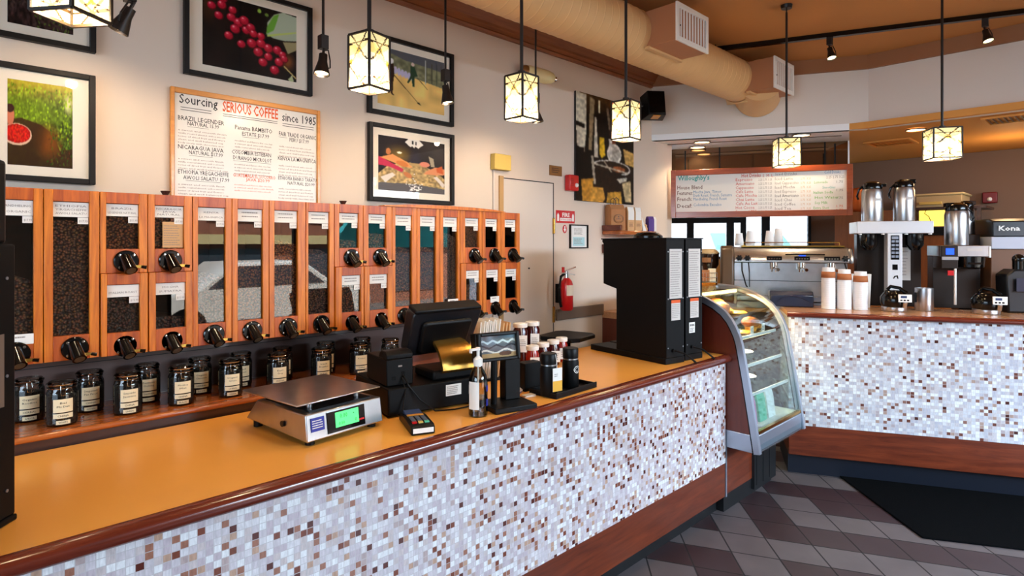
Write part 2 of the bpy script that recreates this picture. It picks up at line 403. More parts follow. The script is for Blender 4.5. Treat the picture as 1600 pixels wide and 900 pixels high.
def scribble(mb, x, w, h, lines, m=0, fill=.8, rag=True):
    """rows of tiny word-length strokes for print too small to read"""
    for i in range(lines):
        y = -h*(i+.5)/lines; cx = 0; end = w*(random.uniform(.75, 1) if rag else 1)
        while cx < end:
            L = random.uniform(.05, .14)*w; L = min(L, end-cx)
            t = h/lines*fill*.5
            mb.add([(cx, y-t/2, 0), (cx+L, y-t/2, 0), (cx+L, y+t/2, 0), (cx, y+t/2, 0)], [(0, 1, 2, 3)], m, x)
            cx += L + .025*w
    return mb

# small raster pictures painted as coloured mesh cells (photographs, posters, stained glass)
class Canvas:
    def __init__(s, w, h, col=(0, 0, 0)):
        s.w = w; s.h = h; s.a = np.zeros((h, w, 3)); s.a[:] = col
        s.U, s.V = np.meshgrid((np.arange(w)+.5)/w, (np.arange(h)+.5)/h)
        s.asp = w/h
    def put(s, mask, col, al=1.0):
        k = (mask*al)[..., None]; s.a = s.a*(1-k) + np.array(col, float)*k; return s
    def ell(s, cx, cy, rx, ry, col, rot=0, al=1.0, soft=.0, shade=None):
        dx = (s.U-cx); dy = (s.V-cy); c, q = math.cos(R(rot)), math.sin(R(rot))
        dx2 = (dx*s.asp*c + dy*q)/(rx*s.asp); dy2 = (-dx*s.asp*q + dy*c)/ry
        d = np.sqrt(dx2**2 + dy2**2)
        msk = np.clip((1-d)/max(soft, 1e-3), 0, 1) if soft else (d < 1).astype(float)
        return s.put(msk, col, al)
    def poly(s, pts, col, al=1.0):
        inside = np.zeros(s.U.shape, bool); n = len(pts); j = n-1
        for i in range(n):
            xi, yi = pts[i]; xj, yj = pts[j]
            if yi != yj:
                c = ((yi > s.V) != (yj > s.V)) & (s.U < (xj-xi)*(s.V-yi)/(yj-yi)+xi); inside ^= c
            j = i
        return s.put(inside.astype(float), col, al)
    def line(s, p, q, w, col, al=1.0):
        px, py = p[0]*s.asp, p[1]; qx, qy = q[0]*s.asp, q[1]; ux = s.U*s.asp; d2 = (qx-px)**2+(qy-py)**2
        t = np.clip(((ux-px)*(qx-px)+(s.V-py)*(qy-py))/d2, 0, 1)
        d = np.hypot(ux-(px+t*(qx-px)), s.V-(py+t*(qy-py))); return s.put((d < w/2).astype(float), col, al)
    def noise(s, cells, amp, seed=0, mask=None):
        rs = np.random.RandomState(seed); g = rs.rand(int(cells/s.asp)+2, cells+2)
        x = s.U*cells; y = s.V*(int(cells/s.asp)); i = x.astype(int); j = y.astype(int); fx = x-i; fy = y-j
        v = g[j, i]*(1-fx)*(1-fy)+g[j, i+1]*fx*(1-fy)+g[j+1, i]*(1-fx)*fy+g[j+1, i+1]*fx*fy
        k = ((v-.5)*2*amp)[..., None]
        if mask is not None: k = k*mask[..., None]
        s.a = np.clip(s.a*(1+k), 0, 255); return v
    def blur(s, n=1):
        for _ in range(n):
            p = np.pad(s.a, ((1, 1), (1, 1), (0, 0)), 'edge'); s.a = (p[:-2, 1:-1]+p[2:, 1:-1]+p[1:-1, :-2]+p[1:-1, 2:]+2*s.a)/6
        return s
    def mesh(s, name, x, w, h, material, parent, d=0.0):
        nx, ny = s.w, s.h
        X, Y = np.meshgrid(np.linspace(0, w, nx+1), np.linspace(0, h, ny+1))
        vs = np.stack([X.ravel(), Y.ravel(), np.full(X.size, d)], 1)
        xm = np.array(x); vs = vs @ xm[:3, :3].T + xm[:3, 3]
        idx = np.arange((nx+1)*(ny+1)).reshape(ny+1, nx+1)
        q = np.stack([idx[:-1, :-1], idx[:-1, 1:], idx[1:, 1:], idx[1:, :-1]], -1).reshape(-1, 4)
        me = bpy.data.meshes.new(name); me.vertices.add(len(vs)); me.vertices.foreach_set('co', vs.ravel())
        me.loops.add(q.size); me.loops.foreach_set('vertex_index', q.ravel().astype(np.int32))
        me.polygons.add(len(q)); me.polygons.foreach_set('loop_start', np.arange(0, q.size, 4, dtype=np.int32))
        me.update(calc_edges=True); me.validate()
        ca = me.color_attributes.new('Col', 'FLOAT_COLOR', 'CORNER')
        a = np.clip(s.a, 0, 255)/255; a = np.where(a <= .04045, a/12.92, ((a+.055)/1.055)**2.4)
        rgba = np.concatenate([a.reshape(-1, 3), np.ones((nx*ny, 1))], 1); rgba = np.repeat(rgba, 4, 0)
        ca.data.foreach_set('color', rgba.astype(np.float32).ravel())
        me.materials.append(material)
        o = bpy.data.objects.new(name, me); COL.objects.link(o)
        if parent: o.parent = parent
        return o

# ================================================================== the room
YW = 2.78                                     # painted face of the long wall
ZC, ZS = 3.05, 2.49                           # main ceiling, lowered ceiling over the bar
P0 = Vector((4.378, 2.78)); PD = Vector((-.4556, .8902)); PN = Vector((.8902, .4556))   # bar front direction and the way behind it
J = (5.114, 1.341); HF = (5.055, 1.456)
C2 = (4.33, 1.57)                             # left front corner of the bar
BAR = T(C2[0], C2[1], 0) @ RZ(math.degrees(math.atan2(-.8902, .4556)))   # local x along the bar, y behind it
RZB = math.degrees(math.atan2(-.8902, .4556))

WX0, WX1 = 2.0, 6.3                           # street window
yz_ = fr((0, 0, 0), (0, 1, 0), (0, 0, 1))
M['awn0'] = mat('turquoise_street_awning', (70, 206, 206), .7)
# floor: grout bed with rhombic tiles set in it
fl = MB(); fl.box(-2.6, 7.3, -3.1, 4.2, -.06, 0, 0)
e1 = Vector((.103, -.2105)); e2 = Vector((-.168, -.147)); o0 = Vector((3.067, 1.783))
def brown(c, r):
    if c >= 5: return r % 2 == 1 and r != -3 or r == -2
    return {4: r in (1, 3, 5, -2), 3: r in (0, 1, 3, -1, 5), 2: r in (6, 7), 1: r in (1, 3, 4, 6), 0: r in (3, 5, 6)}.get(c, r % 2 == 1)
g = .0028
for c in range(-26, 24):
    for r in range(-24, 26):
        # column c lies between joint lines c and c+1, row r below line r
        p = o0 + e1*(c-1) + e2*(r-2)
        cen = p + (e1+e2)/2
        if not (-2.5 < cen.x < 7.2 and -3 < cen.y < 2.7): continue
        q = []
        for k in (p, p+e1, p+e1+e2, p+e2):
            d = k-cen; q.append(cen + d*(1-2*g/d.length))
        fl.add([(k.x, k.y, .0008) for k in q], [(3, 2, 1, 0)], 2 if brown(c, r) else 1)
struct('floor', fl, ['grout', 'tile_l', 'tile_d'])
w = MB(); w.box(-2.6, 4.633, YW, YW+.12, 0, ZC); struct('wall_left', w, 'wall')
w = MB(); w.box(-2.6, 7.3, -2.95, 5.4, ZC, ZC+.08); struct('ceiling', w, 'ceil')
# street wall with its window openings, and the wall behind the camera
w = MB(); w.box(-2.6, 7.3, -2.9, -2.8, 0, .40); w.box(-2.6, 7.3, -2.9, -2.8, 2.75, ZC)
w.box(-2.6, WX0, -2.9, -2.8, .40, 2.75); w.box(WX1, 7.3, -2.9, -2.8, .40, 2.75)
struct('wall_front', w, 'shell')
wf = MB()
for x in (WX0, 3.55, 5.0, WX1-.05): wf.box(x, x+.05, -2.88, -2.82, .40, 2.75)
wf.box(WX0, WX1, -2.88, -2.82, .40, .46); wf.box(WX0, WX1, -2.88, -2.82, 2.69, 2.75); wf.box(WX0, WX1, -2.88, -2.82, 2.05, 2.10)
struct('window_1', wf, 'black')
w = MB(); w.box(-2.4, -2.3, -2.8, 2.9, 0, .3); w.box(-2.4, -2.3, -2.8, 2.9, 2.5, ZC); w.box(-2.4, -2.3, -2.8, -1.7, .3, 2.5); w.box(-2.4, -2.3, 1.9, 2.9, .3, 2.5)
struct('wall_rear', w, 'shell')
# the street outside: pavement, brick facade with windows and a pale band
M['brick'] = mat('brick_facade', (146, 96, 78), .8, var=.25, vscale=14)
M['asphalt'] = mat('asphalt', (120, 118, 116), .9)
M['pane'] = mat('facade_pane', (60, 70, 80), .2)
w = MB(); w.box(-6, 22, -12, -2.95, -.2, -.1, 0); w.box(-6, 22, -10.4, -10.2, -.1, 4.4, 1)
for i in range(9):
    x = -3+2.6*i
    w.box(x, x+1.1, -10.2, -10.16, 2.3, 3.8, 3); w.box(x-.08, x+1.18, -10.2, -10.12, 2.2, 2.3, 2); w.box(x-.3, x+1.5, -10.2, -10.16, .2, 1.5, 3)
w.box(-6, 22, -10.2, -9.9, 1.62, 1.85, 2)
struct('exterior_street', w, ['asphalt', 'brick', 'cream', 'pane'])
t = thing('parked_car', 'white car parked on the street, seen reflected in the bin glass', 'car', (4.4, -6.6, -.099))
side_ = [(-2.1, .30), (-2.1, .75), (-1.9, .86), (-1.2, .92), (-.6, 1.38), (.7, 1.40), (1.3, .98), (2.05, .88), (2.15, .6), (2.1, .30)]
MB(fr((0, .8, 0), (1, 0, 0), (0, 0, 1))).prism(side_, 0, 1.6).build('car_body', 'whitemetal', t, False, bevel=.05)
s = MB(fr((0, .801, 0), (1, 0, 0), (0, 0, 1))); s.prism([(-1.0, .95), (-.55, 1.32), (.62, 1.33), (1.1, .98)], -.02, .006); s.build('car_window', 'pane', t, False)
for x in (-1.35, 1.35):
    s = MB(); s.cyl((x, .62, .32), (x, .83, .32), .32, n=24); s.build('wheel', 'black', t)
w = MB(); w.prism([(-4.4, 2.25), (-5.3, 1.72), (-5.3, 1.55), (-4.4, 2.2)], 5.4, 8.2, 0, yz_)
struct('exterior_awning', w, 'awn0')
# header over the bar: angled face, then square with the room
w = MB(); n = PN
def wallstrip(mb, a, b, t, z0, z1, m=0):
    a = Vector(a); b = Vector(b); d = (b-a).normalized(); k = Vector((-d.y, d.x))*t
    return mb.prism([tuple(a), tuple(b), tuple(b+k), tuple(a+k)], z0, z1, m)
wallstrip(w, P0, J, .05, ZS, 2.945); wallstrip(w, J, (5.114, -2.8), .05, ZS, 2.945)
struct('wall_header', w, 'header')
w = MB(); wallstrip(w, P0 - PN*.03, (J[0]-.03, J[1]), .06, 2.945, ZC); wallstrip(w, (J[0]-.03, J[1]), (5.084, -2.8), .06, 2.945, ZC)
M['crown_paint'] = mat('brown_crown_paint', (150, 100, 62), .6)
struct('trim_1', w, 'crown_paint')
# crown along the long wall
w = MB(fr((-2.4, YW, 0), (0, -1, 0), (0, 0, 1)) @ I4)
prof = [(0, 2.93), (.02, 2.93), (.03, 2.945), (.025, 2.955), (.045, 2.97), (.05, 2.985), (.085, 3.035), (.095, 3.05), (0, 3.05)]
w = MB(); k = len(prof); xs = (-2.4, 4.36)
w.add([(x, YW-a, z) for x in xs for a, z in prof], [tuple(range(k)), tuple(range(k, 2*k))[::-1]] + [(i, (i+1) % k, k+(i+1) % k, k+i) for i in range(k)])
struct('trim_2', w, 'crown')
# lowered ceiling: white over the menu niche, orange over the kitchen
PB = (5.576, 1.606); PA = (4.912, 2.934)
w = MB(); w.prism([(4.378, 2.78), HF, PB, PA, (4.90, 2.96), (4.633, 2.9), (4.633, 2.78)], ZS, ZS+.05, 0)
sw = Vector((4.633, 2.78)); se = sw - PD*1.36
w.prism([tuple(sw), tuple(se), tuple(se+PN*.012), tuple(sw+PN*.012)], ZS-.006, ZS, 1)
struct('ceiling_niche', w, ['white', 'rail'])
w = MB(); w.prism([HF, (5.07, 1.36), (5.07, -2.8), (7.3, -2.8), (7.3, 3.9), (6.2, 5.2), (4.7, 5.2), (4.7, 2.98), PA, PB], ZS+.002, ZS+.05); struct('ceiling_kitchen', w, 'soffit')
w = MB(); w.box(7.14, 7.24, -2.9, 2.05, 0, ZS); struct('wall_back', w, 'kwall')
w = MB(); w.box(4.633, 4.72, 2.79, 5.3, 0, ZS); struct('wall_side', w, 'wall')
# smoked mirror panels between the niche ceiling and the menu board, each pane with its edge strips
pa, pb = Vector(PA), Vector(PB)
pan = MB(); d = (pb-pa).normalized(); L_ = (pb-pa).length
pm = fr((pa.x, pa.y, 0), (d.x, d.y, 0), (0, 0, 1))
M['mirror'] = mat('smoked_mirror', (132, 104, 80), .06, .9)
pan.box(0, L_, 2.2, ZS, -.02, 0, 0, pm)
for t in (.30, .875): pan.box(L_*t-.006, L_*t+.006, 2.2, ZS, 0, .004, 1, pm)
pan.box(L_-.012, L_, 2.2, ZS, 0, .006, 2, pm)
struct('trim_3', pan, ['mirror', 'black', 'white'])
# rear windows beyond the espresso machine (bar coordinates)
w = MB(BAR); Y0 = 2.72
w.box(-2.9, .90, Y0, Y0+.1, 0, 1.44); w.box(-2.9, .90, Y0, Y0+.1, 2.2, ZS); w.box(.46, .80, Y0+.02, Y0+.1, 1.1, 2.2)
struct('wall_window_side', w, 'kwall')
w = MB(BAR); M['amber'] = wood('amber_wainscot', (196, 120, 36), (222, 152, 60), (20, 20, 2), .4, .2); w.box(-1.6, .44, Y0-.02, Y0-.001, 0, 1.44); struct('trim_6', w, 'amber')
w = MB(BAR)
for a, b in ((-1.30, -1.06), (-.848, -.769), (-.409, -.326), (-.258, -.196), (-.034, .053), (.44, .47)): w.box(a, b, Y0-.01, Y0+.07, 1.44, 2.2)
w.box(-2.9, -.196, Y0-.012, Y0+.072, 1.86, 2.2); w.box(-.2, .46, Y0-.012, Y0+.07, 1.93, 2.2); w.box(-2.9, .46, Y0-.012, Y0+.07, 1.44, 1.47)
struct('window_2', w, 'black')
w = MB(BAR); w.box(-2.9, .46, Y0+.03, Y0+.036, 1.46, 1.95); struct('window_3', w, 'glass')
w = MB(BAR)
for i in range(12): w.box(-4, 2.6, 4.6+.012*(i % 2), 4.75, i*.22, i*.22+.215)
struct('wall_outside', w, 'outside')
q_ = BAR @ Vector((-.6, 3.7, 2.44)); area('alley_fill', tuple(q_), (0, 0, R(RZB)), 3.4, 1.4, 110, (.86, .94, 1.0))  # unseen lamp outside the rear windows, added to whiten them and the niche ceiling
w = MB(BAR); M['awn'] = mat('turquoise_awning', (120, 214, 226), .7)
q0 = BAR @ Vector((0, 4.5, 0))
for pp in (((1109, 364), (1134, 364), (1134, 390), (1119, 390)), ((1214, 366), (1222, 366), (1240, 388), (1214, 388))):
    v = [online(x, y, (q0.x, q0.y), PD) for x, y in pp]; v2 = [p+Vector((PN.x, PN.y, 0))*.05 for p in v]
    for p in v+v2: pass
    wv = [BAR.inverted() @ p for p in v+v2]; w.add([tuple(p) for p in wv], [(0, 1, 2, 3), (7, 6, 5, 4), (0, 4, 5, 1), (1, 5, 6, 2), (2, 6, 7, 3), (3, 7, 4, 0)])
struct('trim_4', w, 'awn')

# door in the long wall with its jamb, and the baseboard rail beside it
dl, dr = onY(785, 278, YW).x, onY(863.7, 286, YW).x
w = MB(); w.box(dl, dr, YW-.004, YW+.0, 0, 2.035); w.box(dr-.002, dr+.004, YW-.006, YW, 0, 2.04, 1); w.box(dl, dr+.004, YW-.006, YW, 2.035, 2.041, 1)
dj = onY(779, 300, YW).x
w.box(dj, dl, YW-.012, YW, 0, 2.05, 2)
o = struct('door_1', w, ['door', 'ink', 'jamb'])
for k, z in (('a', 1.74), ('b', 1.12)):
    h = MB(); h.box(dr-.008, dr+.008, YW-.012, YW-.004, z-.055, z+.055); h.cyl((dr, YW-.014, z-.05), (dr, YW-.014, z+.05), .006); h.build('door_hinge', 'brass', o)
h = MB(); h.cyl((dl+.24, YW-.002, 1.45), (dl+.24, YW-.009, 1.45), .006); h.build('peephole', 'ink', o)
w = MB(); w.box(onY(868, 490, YW).x, 3.69, YW-.018, YW, 1.075, 1.155); struct('trim_5', w, 'rail', bevel=.004)

# ================================================================== the long counter
ct = thing('counter', 'long sales counter with yellow laminate top and white and brown mosaic front', 'counter')
XL, XR, YF, YB = -.9, 3.405, 1.65, 2.41
MB().box(XL, XR, YF+.06, YB-.02, 0, .1).build('toe_kick', 'kick', ct)
MB().box(XL, XR, YF+.004, YB-.03, .1, .303).build('base_panel', 'redwood', ct, bevel=.003)
MB().box(XL, XR, YF+.002, YB-.03, .303, .915).build('mosaic_panel', 'mosaic_a', ct, False)
MB().box(XL, XR, YF, YB, .915, .95).build('countertop', 'lam', ct)
nz = MB(); k = 14; prof = []
for i in range(k+1):
    a = -math.pi/2 + math.pi*i/k; prof.append((YF - .001 - .034*math.cos(a)**.8, .929 + .0245*math.sin(a)))
prof += [(YF+.002, .953), (YF+.002, .905)]
n_ = len(prof)
nz.add([(x, y, z) for x in (XL, XR+.004) for y, z in prof], [tuple(range(n_)), tuple(range(n_, 2*n_))[::-1]] + [(i, n_+i, n_+(i+1) % n_, (i+1) % n_) for i in range(n_)])
nz.build('edge_nosing', 'nose', ct)

js = thing('jar_shelf', 'low wooden shelf behind the counter carrying the row of tea jars', 'shelf')
MB().box(XL, 2.25, 2.425, YW-.005, 0, .982).build('shelf_carcass', 'darkwood', js)
MB().box(XL, 2.25, 2.425, YW-.005, .982, .9995).build('shelf_board', 'shelfwood', js)
s = MB(); prof = [(2.425-.012*math.cos(a), .991+.011*math.sin(a)) for a in [-math.pi/2+math.pi*i/10 for i in range(11)]] + [(2.428, 1.0015), (2.428, .981)]
n_ = len(prof)
s.add([(x, y, z) for x in (XL, 2.25) for y, z in prof], [tuple(range(n_)), tuple(range(n_, 2*n_))[::-1]] + [(i, n_+i, n_+(i+1) % n_, (i+1) % n_) for i in range(n_)])
s.build('rounded_front_edge', 'shelfwood', js)
M['taupe'] = mat('taupe_shade_panel', (92, 70, 64), .35)
s = MB(); s.box(XL, 2.25, YW-.004, YW-.001, 1.0, 1.212, 0); s.box(XL, 2.25, YW-.0045, YW-.0035, 1.155, 1.158, 1); s.build('shade_panel', ['taupe', 'ink'], js, False)  # panel added in taupe to carry the dark shade under the bins

# ================================================================== bar counter behind the display case
bc = thing('bar_counter', 'angled bar counter with pale mosaic front at the back right', 'counter', (C2[0], C2[1], 0), RZB)
LB = 4.6
MB().box(-.06, LB, .05, .55, 0, .14).build('toe_kick', 'bluekick', bc)
MB().box(-.06, LB, .004, .55, .14, .35).build('base_panel', 'redwood', bc, bevel=.003)
MB().box(-.06, LB, .002, .55, .35, 1.10).build('mosaic_panel', 'mosaic_b', bc, False)
MB().box(-.06, LB, 0, .56, 1.10, 1.137).build('countertop', 'lam2', bc)
s = MB(); prof = [(-.001-.026*math.cos(a), 1.12+.019*math.sin(a)) for a in [-math.pi/2+math.pi*i/12 for i in range(13)]] + [(.002, 1.139), (.002, 1.10)]
n_ = len(prof)
s.add([(x, y, z) for x in (-.07, LB) for y, z in prof], [tuple(range(n_)), tuple(range(n_, 2*n_))[::-1]] + [(i, n_+i, n_+(i+1) % n_, (i+1) % n_) for i in range(n_)])
s.build('edge_nosing', 'nose', bc)
bk = thing('back_counter', 'rear work counter under the espresso machine', 'counter', (C2[0], C2[1], 0), RZB)
MB().box(-.55, 2.6, .60, 1.22, 0, 1.07).build('cabinet_body', 'darkwood', bk)
MB().box(-.55, 2.6, .585, 1.24, 1.07, 1.10).build('countertop', 'lam2', bk)

# floor mat in front of the bar
w = MB(); a, b, c = onz(1300, 737, 0), onz(1441, 842, 0), onz(1600, 861, 0); dd = (c-b)
w.prism([(a.x, a.y), (b.x, b.y), (b.x+dd.x*4, b.y+dd.y*4), (a.x-PD.x*2.2, a.y-PD.y*2.2)], .001, .011, 0)
tag(w.build('floor_mat', 'mat', None, False, bevel=.004), 'black rubber mat lying on the tiled floor before the bar', 'mat')

# ================================================================== curved glass display case
dc = thing('display_case', 'curved glass pastry display case with metal edges at the counter end', 'display case')
OUT = [(2.05, 1.325), (1.92, 1.318), (1.84, 1.302), (1.78, 1.28), (1.72, 1.252), (1.662, 1.212), (1.62, 1.165), (1.593, 1.12), (1.57, 1.07), (1.555, 1.02), (1.517, .817), (1.478, .581), (1.449, .398)]
def offs(pl, t):
    r = []
    for i, p in enumerate(pl):
        a = Vector(pl[max(i-1, 0)]); b = Vector(pl[min(i+1, len(pl)-1)]); d = (b-a).normalized(); nrm = Vector((-d.y, d.x))
        if nrm.x < 0 and abs(nrm.x) > .3 or nrm.y > 0: nrm = -nrm
        r.append((p[0]+nrm.x*t, p[1]+nrm.y*t))
    return r
INN = offs(OUT, .036); CX0, CX1 = 3.412, 4.13
yz = fr((0, 0, 0), (0, 1, 0), (0, 0, 1))      # local x = world Y, local y = world Z, local z = world X
def strip(mb, po, pi, x0, x1, m=0):
    n = len(po); vs = []
    for x in (x0, x1):
        vs += [(x, a, z) for a, z in po] + [(x, a, z) for a, z in pi]
    fs = []
    for i in range(n-1):
        fs += [(i, i+1, n+i+1, n+i)[::-1], (2*n+i, 2*n+i+1, 3*n+i+1, 3*n+i), (i, i+1, 2*n+i+1, 2*n+i), (n+i, n+i+1, 3*n+i+1, 3*n+i)[::-1]]
    fs += [(0, n, 3*n, 2*n), (n-1, 2*n+n-1, 3*n+n-1, n+n-1)]
    return mb.add(vs, fs, m)
for x0, x1 in ((CX0, CX0+.028), (CX1-.028, CX1)):
    s = MB(); strip(s, OUT, INN, x0, x1); s.build('curved_frame', 'alu', dc)
    s = MB(); inn2 = offs(INN, .008); strip(s, INN, inn2, x0+.003, x1-.003); s.build('black_gasket', 'black', dc)
GL = offs(OUT, .010)
s = MB(); strip(s, GL, offs(GL, .005), CX0+.028, CX1-.028); s.build('curved_glass', 'caseglass', dc)
side = [(p[0], p[1]) for p in INN[:-1]] + [(1.503, .501), (2.30, .501), (2.30, 1.29), (2.05, 1.29)]
s = MB(); s.prism(side, CX0+.004, CX0+.022, 0, yz); s.build('side_panel', 'case_wood', dc)
s = MB(); s.prism(side, CX1-.02, CX1-.006, 0, yz); s.build('side_glass', 'caseglass', dc)
s = MB(); s.box(CX0+.003, CX1-.003, 1.466, 2.30, .395, .50); s.build('metal_sill', 'alu', dc, bevel=.004)
s = MB(); s.box(CX0+.03, CX1-.03, 1.47, 1.49, .503, .52); s.build('sill_trim', 'brass', dc)
MB().box(CX0+.02, CX1-.02, 2.28, 2.30, .5, 1.29).build('back_panel', 'whitemetal', dc)
MB().box(CX0+.02, CX1-.02, 1.50, 2.28, .5, .512).build('case_floor', 'whitemetal', dc)
for z, yf in ((.70, 1.56), (.865, 1.60), (1.03, 1.64)):
    s = MB(); s.box(CX0+.03, CX1-.03, yf, 2.27, z, z+.006); sh = s.build('glass_shelf', 'caseglass', dc)
    MB().box(CX0+.03, CX1-.03, yf-.008, yf, z-.008, z+.010).build('shelf_edge', 'whitemetal', sh)
s = MB(); s.box(CX0+.05, CX1-.05, 1.79, 2.20, 1.125, 1.131); [s.box(x, x+.006, 1.80, 2.19, 1.036, 1.125) for x in (CX0+.055, CX1-.061)]; s.build('riser_shelf', 'caseglass', dc, False)
s = MB(); s.cyl((CX0+.06, 1.90, 1.285), (CX1-.06, 1.90, 1.285), .012); s.build('lamp_tube', 'case_light', dc)
s = MB(); s.cyl((CX0+.06, 1.66, 1.018), (CX1-.06, 1.66, 1.018), .007); s.build('shelf_lamp', 'case_light', dc)
area('case_lamp_light', ((CX0+CX1)/2, 1.90, 1.265), (0, 0, 0), .6, .05, 40, (1.0, .66, .30))
area('case_shelf_light', ((CX0+CX1)/2, 1.90, 1.012), (0, 0, 0), .6, .10, 18, (1, .86, .66))
area('case_lower_fill', ((CX0+CX1)/2, 1.88, .845), (0, 0, 0), .6, .10, 14, (1, .90, .76))  # added fill with no lamp part, brightens the back panel lower down
MB().box(CX0+.02, CX1-.02, 1.665, 2.30, .1, .395).build('base_panel', 'redwood', dc)
MB().box(CX0, CX0+.014, 1.652, 1.668, .095, .395).build('corner_strip', 'alu', dc)
MB().box(CX0+.002, CX1-.02, 1.668, 2.28, 0, .1).build('toe_kick', 'kick', dc)
s = MB(); s.box(3.80, 4.14, 1.648, 1.668, .03, .39)
for i in range(3): s.box(3.83+.1*i, 3.836+.1*i, 1.645, 1.648, .05, .37)
s.build('vent_grille', 'kick', dc)
# pastries in the case
def pastry(kind, x, y, z, r):
    s = MB(T(0, 0, 0))
    if kind == 'muffin':
        s.lathe([(r*.55, 0), (r*.75, r*.8)], 14, 1, T(0, 0, 0)); s.ball((0, 0, r*.95), r, 14, 0, .62)
    elif kind == 'cookie':
        s.lathe([(r*.9, 0), (r, r*.1), (r*.85, r*.22), (0.0001, r*.28)], 16, 0)
    else:
        for i in range(7):
            a = -1.1+2.2*i/6; rr = r*(.25+.22*math.cos(a*1.2)); s.ball((r*.9*math.sin(a), r*.5*math.cos(a), rr*.9), rr, 10, i % 2, .9)
    return s
kinds = ['muffin', 'cookie', 'croissant']
DESC = {'muffin': 'golden muffin', 'cookie': 'flat round cookie', 'croissant': 'curved croissant'}
POS = ['at the near left end', 'second from the left end', 'in the middle', 'fourth from the left end', 'at the far right end']
for row, (yy, z) in enumerate(((1.715, 1.0365), (1.86, 1.1315), (2.02, 1.1315))):
    for i in range(5):
        kd = kinds[(i*2+row*2) % 3]
        s = pastry(kd, 0, 0, 0, .060 if kd != 'cookie' else .062)
        o = s.build(kd, ['pastry', 'pastry_d'] if (i+row) % 3 else ['pastry_d', 'pastry']); o.location = (CX0+.11+i*.125, yy, z)
        tag(o, '%s %s, %s row on the top case shelf' % (DESC[kd], POS[i], ('front', 'middle', 'rear')[row]), kd, 'pastries in the display case')
for i, x in enumerate((.17, .36, .53)):
    s = MB(); s.box(-.022, .022, -.001, .001, 0, .05); s.box(-.012, .012, 0, .02, 0, .002)
    for k in range(3): s.box(-.015, .012, -.0016, -.001, .012+.01*k, .015+.01*k, 1)
    o = s.build('price_card', ['paper', 'ink']); o.location = (CX0+x, 1.652, 1.036)
    tag(o, 'small white price card standing on the top case shelf, ' + ('left one', 'middle one', 'right one')[i], 'price card', 'price cards in the case')
for i, (x, z, m_, nm) in enumerate(((.16, .512, 'pink', 'pink'), (.30, .512, 'green', 'green'), (.43, .512, 'paper', 'white'))):
    s = MB(); s.add([(-.05, -.03, 0), (.05, -.03, 0), (.05, .03, 0), (-.05, .03, 0), (-.055, -.012, .13), (.055, -.012, .13), (.055, .012, .13), (-.055, .012, .13), (-.05, -.002, .165), (.05, -.002, .165), (.05, .002, .165), (-.05, .002, .165)],
        [(3, 2, 1, 0), (0, 1, 5, 4), (1, 2, 6, 5), (2, 3, 7, 6), (3, 0, 4, 7), (4, 5, 9, 8), (5, 6, 10, 9), (6, 7, 11, 10), (7, 4, 8, 11), (8, 9, 10, 11)])
    o = s.build('snack_bag', m_); o.location = (CX0+x, 1.58, z+.002); tag(o, nm + ' snack bag on the floor of the display case', 'bag', 'snack bags in the case')
for j, (z, yy) in enumerate(((.706, 1.80), (.871, 1.82))):
    for i in range(3):
        s = MB(); s.lathe([(.06, 0), (.085, .008), (.088, .012), (.06, .006)], 24, 0); o = s.build('plate', 'plate'); o.location = (CX0+.15+.2*i, yy, z+.001)
        tag(o, 'round white plate, %s on the %s case shelf' % (('left', 'middle', 'right')[i], ('lower', 'middle')[j]), 'plate', 'plates in the case')

# ================================================================== wall of coffee bean bins
BY0, BY1 = 2.52, YW                            # front of the bin doors, wall
ZT, ZG, ZGB, ZB = 1.797, 1.757, 1.298, 1.212
ZSP, ZSGB, ZLG, ZLB = 1.506, 1.594, 1.466, 1.294
def bx(px): return onY(px, 420, BY0).x
def make_valve(parent, x, z):
    """dispensing spout: round flange with screws, tilted barrel and a brass lever with a black grip"""
    v = MB(T(x, BY0, z)); v.lathe([(.040, 0), (.040, .006), (.036, .010), (.0001, .010)], 28, 0, RX(90))
    for a in (45, 135, 225, 315): v.lathe([(.0045, .009), (.0045, .012), (.0001, .0125)], 10, 1, RX(90) @ T(.031*math.cos(R(a)), .031*math.sin(R(a)), 0))
    o = v.build('valve_flange', ['gloss', 'chrome'], parent)
    p0 = Vector((x-.004, BY0-.004, z+.014)); p1 = Vector((x+.006, BY0-.044, z-.030))
    b = MB(); b.cyl(p0, p1, .0195, .0205, 20); d = (p1-p0).normalized()
    b.cyl(p1, p1+d*.004, .0215, .0215, 20)
    b.build('spout', 'gloss', o)
    c = MB(); c.cyl(p1+d*.0042, p1+d*.005, .0155, .0155, 18); c.build('spout_mouth', 'smoky_end', o)
    l = MB(); q = p0.lerp(p1, .72)
    l.box(q.x+.012, q.x+.040, q.y-.004, q.y+.004, q.z-.006, q.z+.004, 0); l.cyl((q.x+.038, q.y, q.z-.002), (q.x+.054, q.y-.004, q.z-.005), .0058, .0066, 12, 1)
    l.build('lever', ['brass', 'gloss'], o)
    return o
M['smoky_end'] = mat('spout_mouth_plastic', (78, 66, 50), .3)
